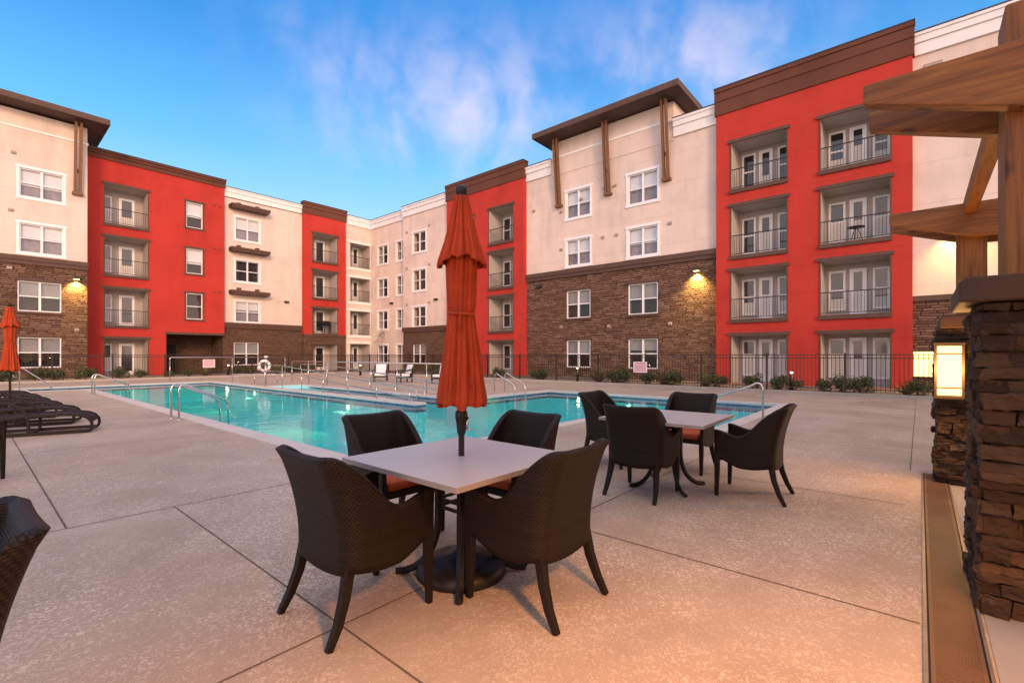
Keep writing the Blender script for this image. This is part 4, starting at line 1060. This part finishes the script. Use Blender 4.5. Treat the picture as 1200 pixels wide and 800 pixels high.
# ------------------------------------------------------------------ small things on the deck
def lounge_chair():
    t = thing('lounge_chair', '', 'lounge chair', (0, 0, 0), 0, 'white-cushioned lounge chairs by the ramp')
    for sx in (-1, 1):
        for y in (.30, -.30):
            g = MB(); g.box(sx * .33 - .03, sx * .33 + .03, y - .03, y + .03, 0, .58); g.build('leg', 'wicker_plain', t, world=False)
        g = MB(); g.tube([(sx * .33, .34, .58), (sx * .33, 0, .60), (sx * .33, -.3, .66), (sx * .33, -.42, .86)], .035, square=True); g.build('armrest', 'wicker_plain', t, world=False)
    g = MB(); g.box(-.3, .3, -.3, .33, .22, .30); g.build('seat', 'wicker_plain', t, world=False)
    g = MB(); g.prism([(-.30, .28), (-.36, .28), (-.50, .88), (-.44, .88)], -.30, .30, lambda p, q: (q, p[0], p[1])); g.build('backrest', 'wicker_plain', t, world=False)
    g = MB(); g.box(-.285, .285, -.22, .34, .305, .44); g.build('seat_cushion', 'fabric_white', t, bevel=.04, world=False)
    g = MB(); g.prism([(-.16, .445), (-.28, .44), (-.42, .90), (-.28, .92)], -.27, .27, lambda p, q: (q, p[0], p[1])); g.build('back_cushion', 'fabric_white', t, bevel=.04, world=False)
    return t
simple('wicker_plain', (.030, .021, .018), .5, .3, 40, .6, 120)
lc = lounge_chair()
for i, (x, y, a, lb) in enumerate([(14.5, 21.7, 140, 'left one of two dark lounge chairs with white cushions beyond the ramp'), (14.9, 20.2, 75, 'right one of two dark lounge chairs with white cushions, seen from the side'), (15.5, 18.0, 100, 'white-cushioned lounge chair half hidden behind the orange umbrella')]):
    copy_thing(lc, (x, y, 0), R_(a), lb, i == 0)

lr = thing('life_ring', 'white life ring hanging on its post at the far end of the pool', 'life ring', (9.6, 24.1, 0))
g = MB()
ax = Vector((.70, .714, 0))  # faces the deck
e1 = Vector((.714, -.70, 0)); e2 = Vector((0, 0, 1)); c0 = Vector((9.55, 24.05, .88))
pts = [c0 + e1 * .24 * math.cos(a) + e2 * .24 * math.sin(a) for a in [2 * math.pi * i / 28 for i in range(29)]]
g.tube(pts, .065, 10); ring = g.build('ring', 'plastic_white', lr)
g = MB()
for k in range(4):
    a = math.pi / 4 + k * math.pi / 2; p0 = c0 + (e1 * math.cos(a) + e2 * math.sin(a)) * .24
    tg = -e1 * math.sin(a) + e2 * math.cos(a); g.tube([p0 - tg * .03, p0 + tg * .03], .069, 10)
g.build('band', 'sign_red', ring)
g = MB(); g.tube([(9.66, 24.16, 0), (9.66, 24.16, 1.28)], .03, 10); g.build('post', 'steel', lr)
g = MB(); g.box(9.60, 9.72, 24.1, 24.22, 1.281, 1.36); g.build('post_cap', 'plastic_white', lr)

def bollard(loc, label, first=[None]):
    if first[0] is None:
        t = thing('bollard_light', label, 'bollard', (0, 0, 0), 0, 'bollard lights along the fence')
        g = MB(); g.lathe([(.0001, .0), (.075, .0), (.075, .66), (.0001, .66)], 16); g.build('column', 'metal_black', t, world=False)
        g = MB(); g.lathe([(.0001, .661), (.05, .661), (.055, .73), (.0001, .73)], 16); g.build('lamp', 'bollard_glow', t, world=False)
        g = MB(); g.lathe([(.0001, .731), (.085, .731), (.08, .76), (.0001, .775)], 16); g.build('cap', 'metal_black', t, world=False)
        l = bpy.data.lights.new('bollard_lamp', 'POINT'); l.energy = 4; l.color = (1, .72, .36); l.shadow_soft_size = .06
        lo = bpy.data.objects.new('bollard_lamp', l); COL.objects.link(lo); lo.parent = t; lo.location = (-.14, -.14, .69)
        first[0] = t; o = t
    else: o = dup(first[0])
    o.location = loc; o['label'] = label
bollard((20.9, 13.5, .03), 'lit bollard in the bed below the left windows of the big stone wall')
bollard((20.9, 3.75, .03), 'lit bollard in the bed in front of the right-hand red bay')
bollard((11.5, 34.7, .034), 'lit bollard in the bed beside the white sign of the left fence')
bollard((17.9, 29.2, .0), 'lit bollard in the far corner, before the narrow red bay')

def sign(T, s0, s1, z0, z1, label):
    o = thing('pool_sign', label, 'sign', T((s0 + s1) / 2, .03, z0), 0, 'pool rule signs on the fence')
    g = MB(); g.box(s0, s1, .04, .052, z0, z1, 0, T); g.build('board', 'sign_white', o, bevel=.002)
    g = MB(); H = z1 - z0; W = s1 - s0; rnd = random.Random(3)
    g.box(s0 + W * .10, s1 - W * .12, .0525, .055, z1 - H * .20, z1 - H * .10, 0, T)
    for i in range(7):
        z = z1 - H * (.30 + i * .09); a = s0 + W * .08
        while a < s1 - W * .12:
            b = min(a + W * rnd.uniform(.06, .2), s1 - W * .08); g.box(a, b, .0525, .055, z - H * .028, z + H * .022, 0, T); a = b + W * .04
    g.build('print', 'sign_red', o)
sign(lambda s, d, z: (19.94 - d, s, z), 9.2, 9.86, .62, 1.1, 'white sign with rows of red print on the right fence before the stone wall')
sign(lambda s, d, z: (s, 33.78 - d, z), 9.75, 10.42, .62, 1.13, 'white sign with rows of red print on the left fence beside the covered passage')

# ------------------------------------------------------------------ planting
def shrub_mesh(kind, seed):
    rnd = random.Random(seed); g = MB()
    if kind == 'spiky':
        for i in range(90):
            a = rnd.uniform(0, 6.283); tl = rnd.uniform(.1, 1.1); ln = rnd.uniform(.35, .62); w_ = .012
            d = Vector((math.cos(a) * math.sin(tl), math.sin(a) * math.sin(tl), math.cos(tl))); sd_ = Vector((-math.sin(a), math.cos(a), 0)) * w_
            p = Vector((math.cos(a) * .04, math.sin(a) * .04, 0)); m1 = p + d * ln * .55; m2 = p + d * ln + Vector((0, 0, -.08 * tl))
            g.face([p - sd_, p + sd_, m1 + sd_, m1 - sd_]); g.face([m1 - sd_, m1 + sd_, m2])
    else:
        cl_ = [(rnd.uniform(-.2, .2), rnd.uniform(-.2, .2), rnd.uniform(.12, .34), rnd.uniform(.12, .2)) for _ in range(9)]
        for i in range(620):
            cx, cy, cz, r = rnd.choice(cl_)
            v = Vector((rnd.gauss(0, 1), rnd.gauss(0, 1), rnd.gauss(0, 1))).normalized() * r * rnd.uniform(.6, 1.08)
            p = Vector((cx, cy, cz)) + v
            if p.z < .02: p.z = .03
            n_ = (v.normalized() + Vector((rnd.uniform(-.7, .7), rnd.uniform(-.7, .7), rnd.uniform(-.3, .9)))).normalized()
            x = n_.orthogonal().normalized(); x.rotate(Matrix.Rotation(rnd.uniform(0, 6.28), 3, n_)); y = n_.cross(x); l_, w_ = rnd.uniform(.03, .055), rnd.uniform(.014, .024)
            l_ *= 1.15; g.face([p - x * l_, p + y * w_, p + x * l_, p - y * w_])
        for i in range(7):
            a = rnd.uniform(0, 6.28); g.tube([(0, 0, 0), (.1 * math.cos(a), .1 * math.sin(a), .15), (.2 * math.cos(a), .2 * math.sin(a), .33)], [.01, .007, .003], 4, 0)
    return g
def shrub(loc, k, s, rz, label, proto={}):
    if k not in proto:
        t = thing('shrub', label, 'shrub', loc, rz, 'shrubs in the bed along the fence')
        shrub_mesh('spiky' if k == 2 else 'round', k + 3).build('foliage', 'leaf_pale' if k == 2 else 'leaf_green', t, world=False); proto[k] = t; o = t
    else: o = dup(proto[k])
    o.location = loc; o.rotation_euler = (0, 0, rz); o.scale = (s, s, s * 1.0); o['label'] = label
SR = [(19.53, 0, 1.3, 'green shrub in front of the ground-floor patio of the middle red bay'), (16.5, 0, 1.25, 'rounded shrub under the left ground-floor window of the stone wall, left of its pair'),
      (15.9, 1, 1.35, 'rounded shrub at the right of the left ground-floor stone-wall window'), (12.4, 2, 1.9, 'yellow-green spiky plant just right of the bollard at the stone wall'),
      (11.64, 1, 1.35, 'leafy shrub immediately right of the yellow-green spiky plant'), (11.1, 0, 1.55, 'taller shrub left of the right fence sign'),
      (9.82, 1, 1.3, 'dark shrub below the right fence sign'), (9.07, 2, 1.6, 'spiky plant right of the right fence sign'), (8.54, 0, 1.5, 'dark rounded shrub between the fence sign and the right red bay'),
      (7.08, 2, 1.6, 'spiky plant at the foot of the stone wall beside the right red bay'), (6.62, 1, 1.2, 'shrub at the left corner of the right red bay'),
      (5.26, 1, 1.25, 'shrub in front of the left patio of the right red bay'), (4.25, 0, 1.2, 'shrub left of the bollard at the right red bay'), (3.7, 1, 1.0, 'low shrub at the foot of the bollard by the right red bay'),
      (2.78, 0, 1.0, 'low shrub left of the right patio of the right red bay'), (2.19, 1, 1.35, 'broad shrub before the right patio of the right red bay'), (1.68, 0, 1.3, 'shrub right of the broad one at the right patio'),
      (.34, 2, 1.3, 'spiky plant by the glowing wall lantern'), (.05, 1, 1.2, 'dark shrub under the glowing wall lantern')]
for v, k, s, lb in SR: shrub((21.3 + random.uniform(-.15, .2), v, .03), k, s, random.uniform(0, 6), lb)
SL = [(1.34, 0, 1.6, 'shrub behind the left umbrella at the far left fence'), (2.77, 1, 1.6, 'large shrub under the left block window, left of its pair'), (3.3, 0, 1.3, 'shrub right of the large one under the left block window'),
      (4.5, 1, 1.6, 'round shrub at the corner of the left stone block and red bay'), (6.0, 0, 1.5, 'wide shrub before the patio of the left red bay'), (6.9, 1, 1.2, 'shrub at the right side of the left red bay patio'),
      (8.35, 0, .9, 'small shrub at the red pier left of the covered passage'), (9.35, 1, 1.1, 'shrub in front of the covered passage door'), (10.35, 2, 1.4, 'spiky plant below the left fence sign'),
      (12.3, 0, 1.5, 'dark shrub right of the bollard by the left fence sign'), (13.0, 1, 1.2, 'shrub under the left half of the awning bay window'), (14.9, 2, 1.5, 'spiky plant left of the life ring, at the stone wall'),
      (15.6, 0, 1.5, 'shrub behind the life ring'), (16.4, 1, 1.5, 'shrub just right of the life ring'), (17.4, 0, 1.4, 'shrub at the left corner of the narrow red bay')]
for u, k, s, lb in SL: shrub((u, 35.3 + random.uniform(-.2, .2), .034), k, s, random.uniform(0, 6), lb)
for u, v, k, s, lb in ((22.6, 27.0, 0, 1.5, 'shrub in the far corner bed left of the orange umbrella'), (22.4, 29.6, 1, 1.4, 'shrub in the far corner bed behind the lounge chairs')): shrub((u, v, .03), k, s, 1.0, lb)

def sapling(loc, h, lean, crown, label):
    t = thing('sapling', label, 'sapling', loc, 0, 'young trees in the far bed'); rnd = random.Random(int(h * 100))
    pts = [(lean * i / 6 + rnd.uniform(-.02, .02), rnd.uniform(-.02, .02), h * i / 6) for i in range(7)]
    g = MB(); g.tube(pts, [.035 - .022 * i / 6 for i in range(7)], 7)
    tips = []
    for i in range(7):
        z = h * rnd.uniform(.6, .95); a = rnd.uniform(0, 6.28); l_ = rnd.uniform(.25, .5); tip = (lean * z / h + l_ * math.cos(a), l_ * math.sin(a), z + l_ * .7); tips.append(tip)
        g.tube([(lean * z / h, 0, z), tip], [.012, .005], 5)
    g.build('trunk', 'trunk_bark', t, world=False)
    g = MB()
    for i in range(crown):
        c_ = Vector(rnd.choice(tips)); p = c_ + Vector((rnd.gauss(0, .13), rnd.gauss(0, .13), rnd.gauss(0, .16)))
        n_ = Vector((rnd.gauss(0, 1), rnd.gauss(0, 1), rnd.gauss(0, 1))).normalized(); x = n_.orthogonal().normalized(); y = n_.cross(x)
        g.face([p - x * .055, p + y * .02, p + x * .055, p - y * .02])
    g.build('crown', 'leaf_green', t, world=False)
sapling((23.4, 35.5, .03), 3.3, .1, 260, 'slender leafy sapling before the corner windows left of the umbrella')
sapling((22.8, 28.3, .03), 2.4, .05, 40, 'nearly bare staked sapling just left of the orange umbrella')
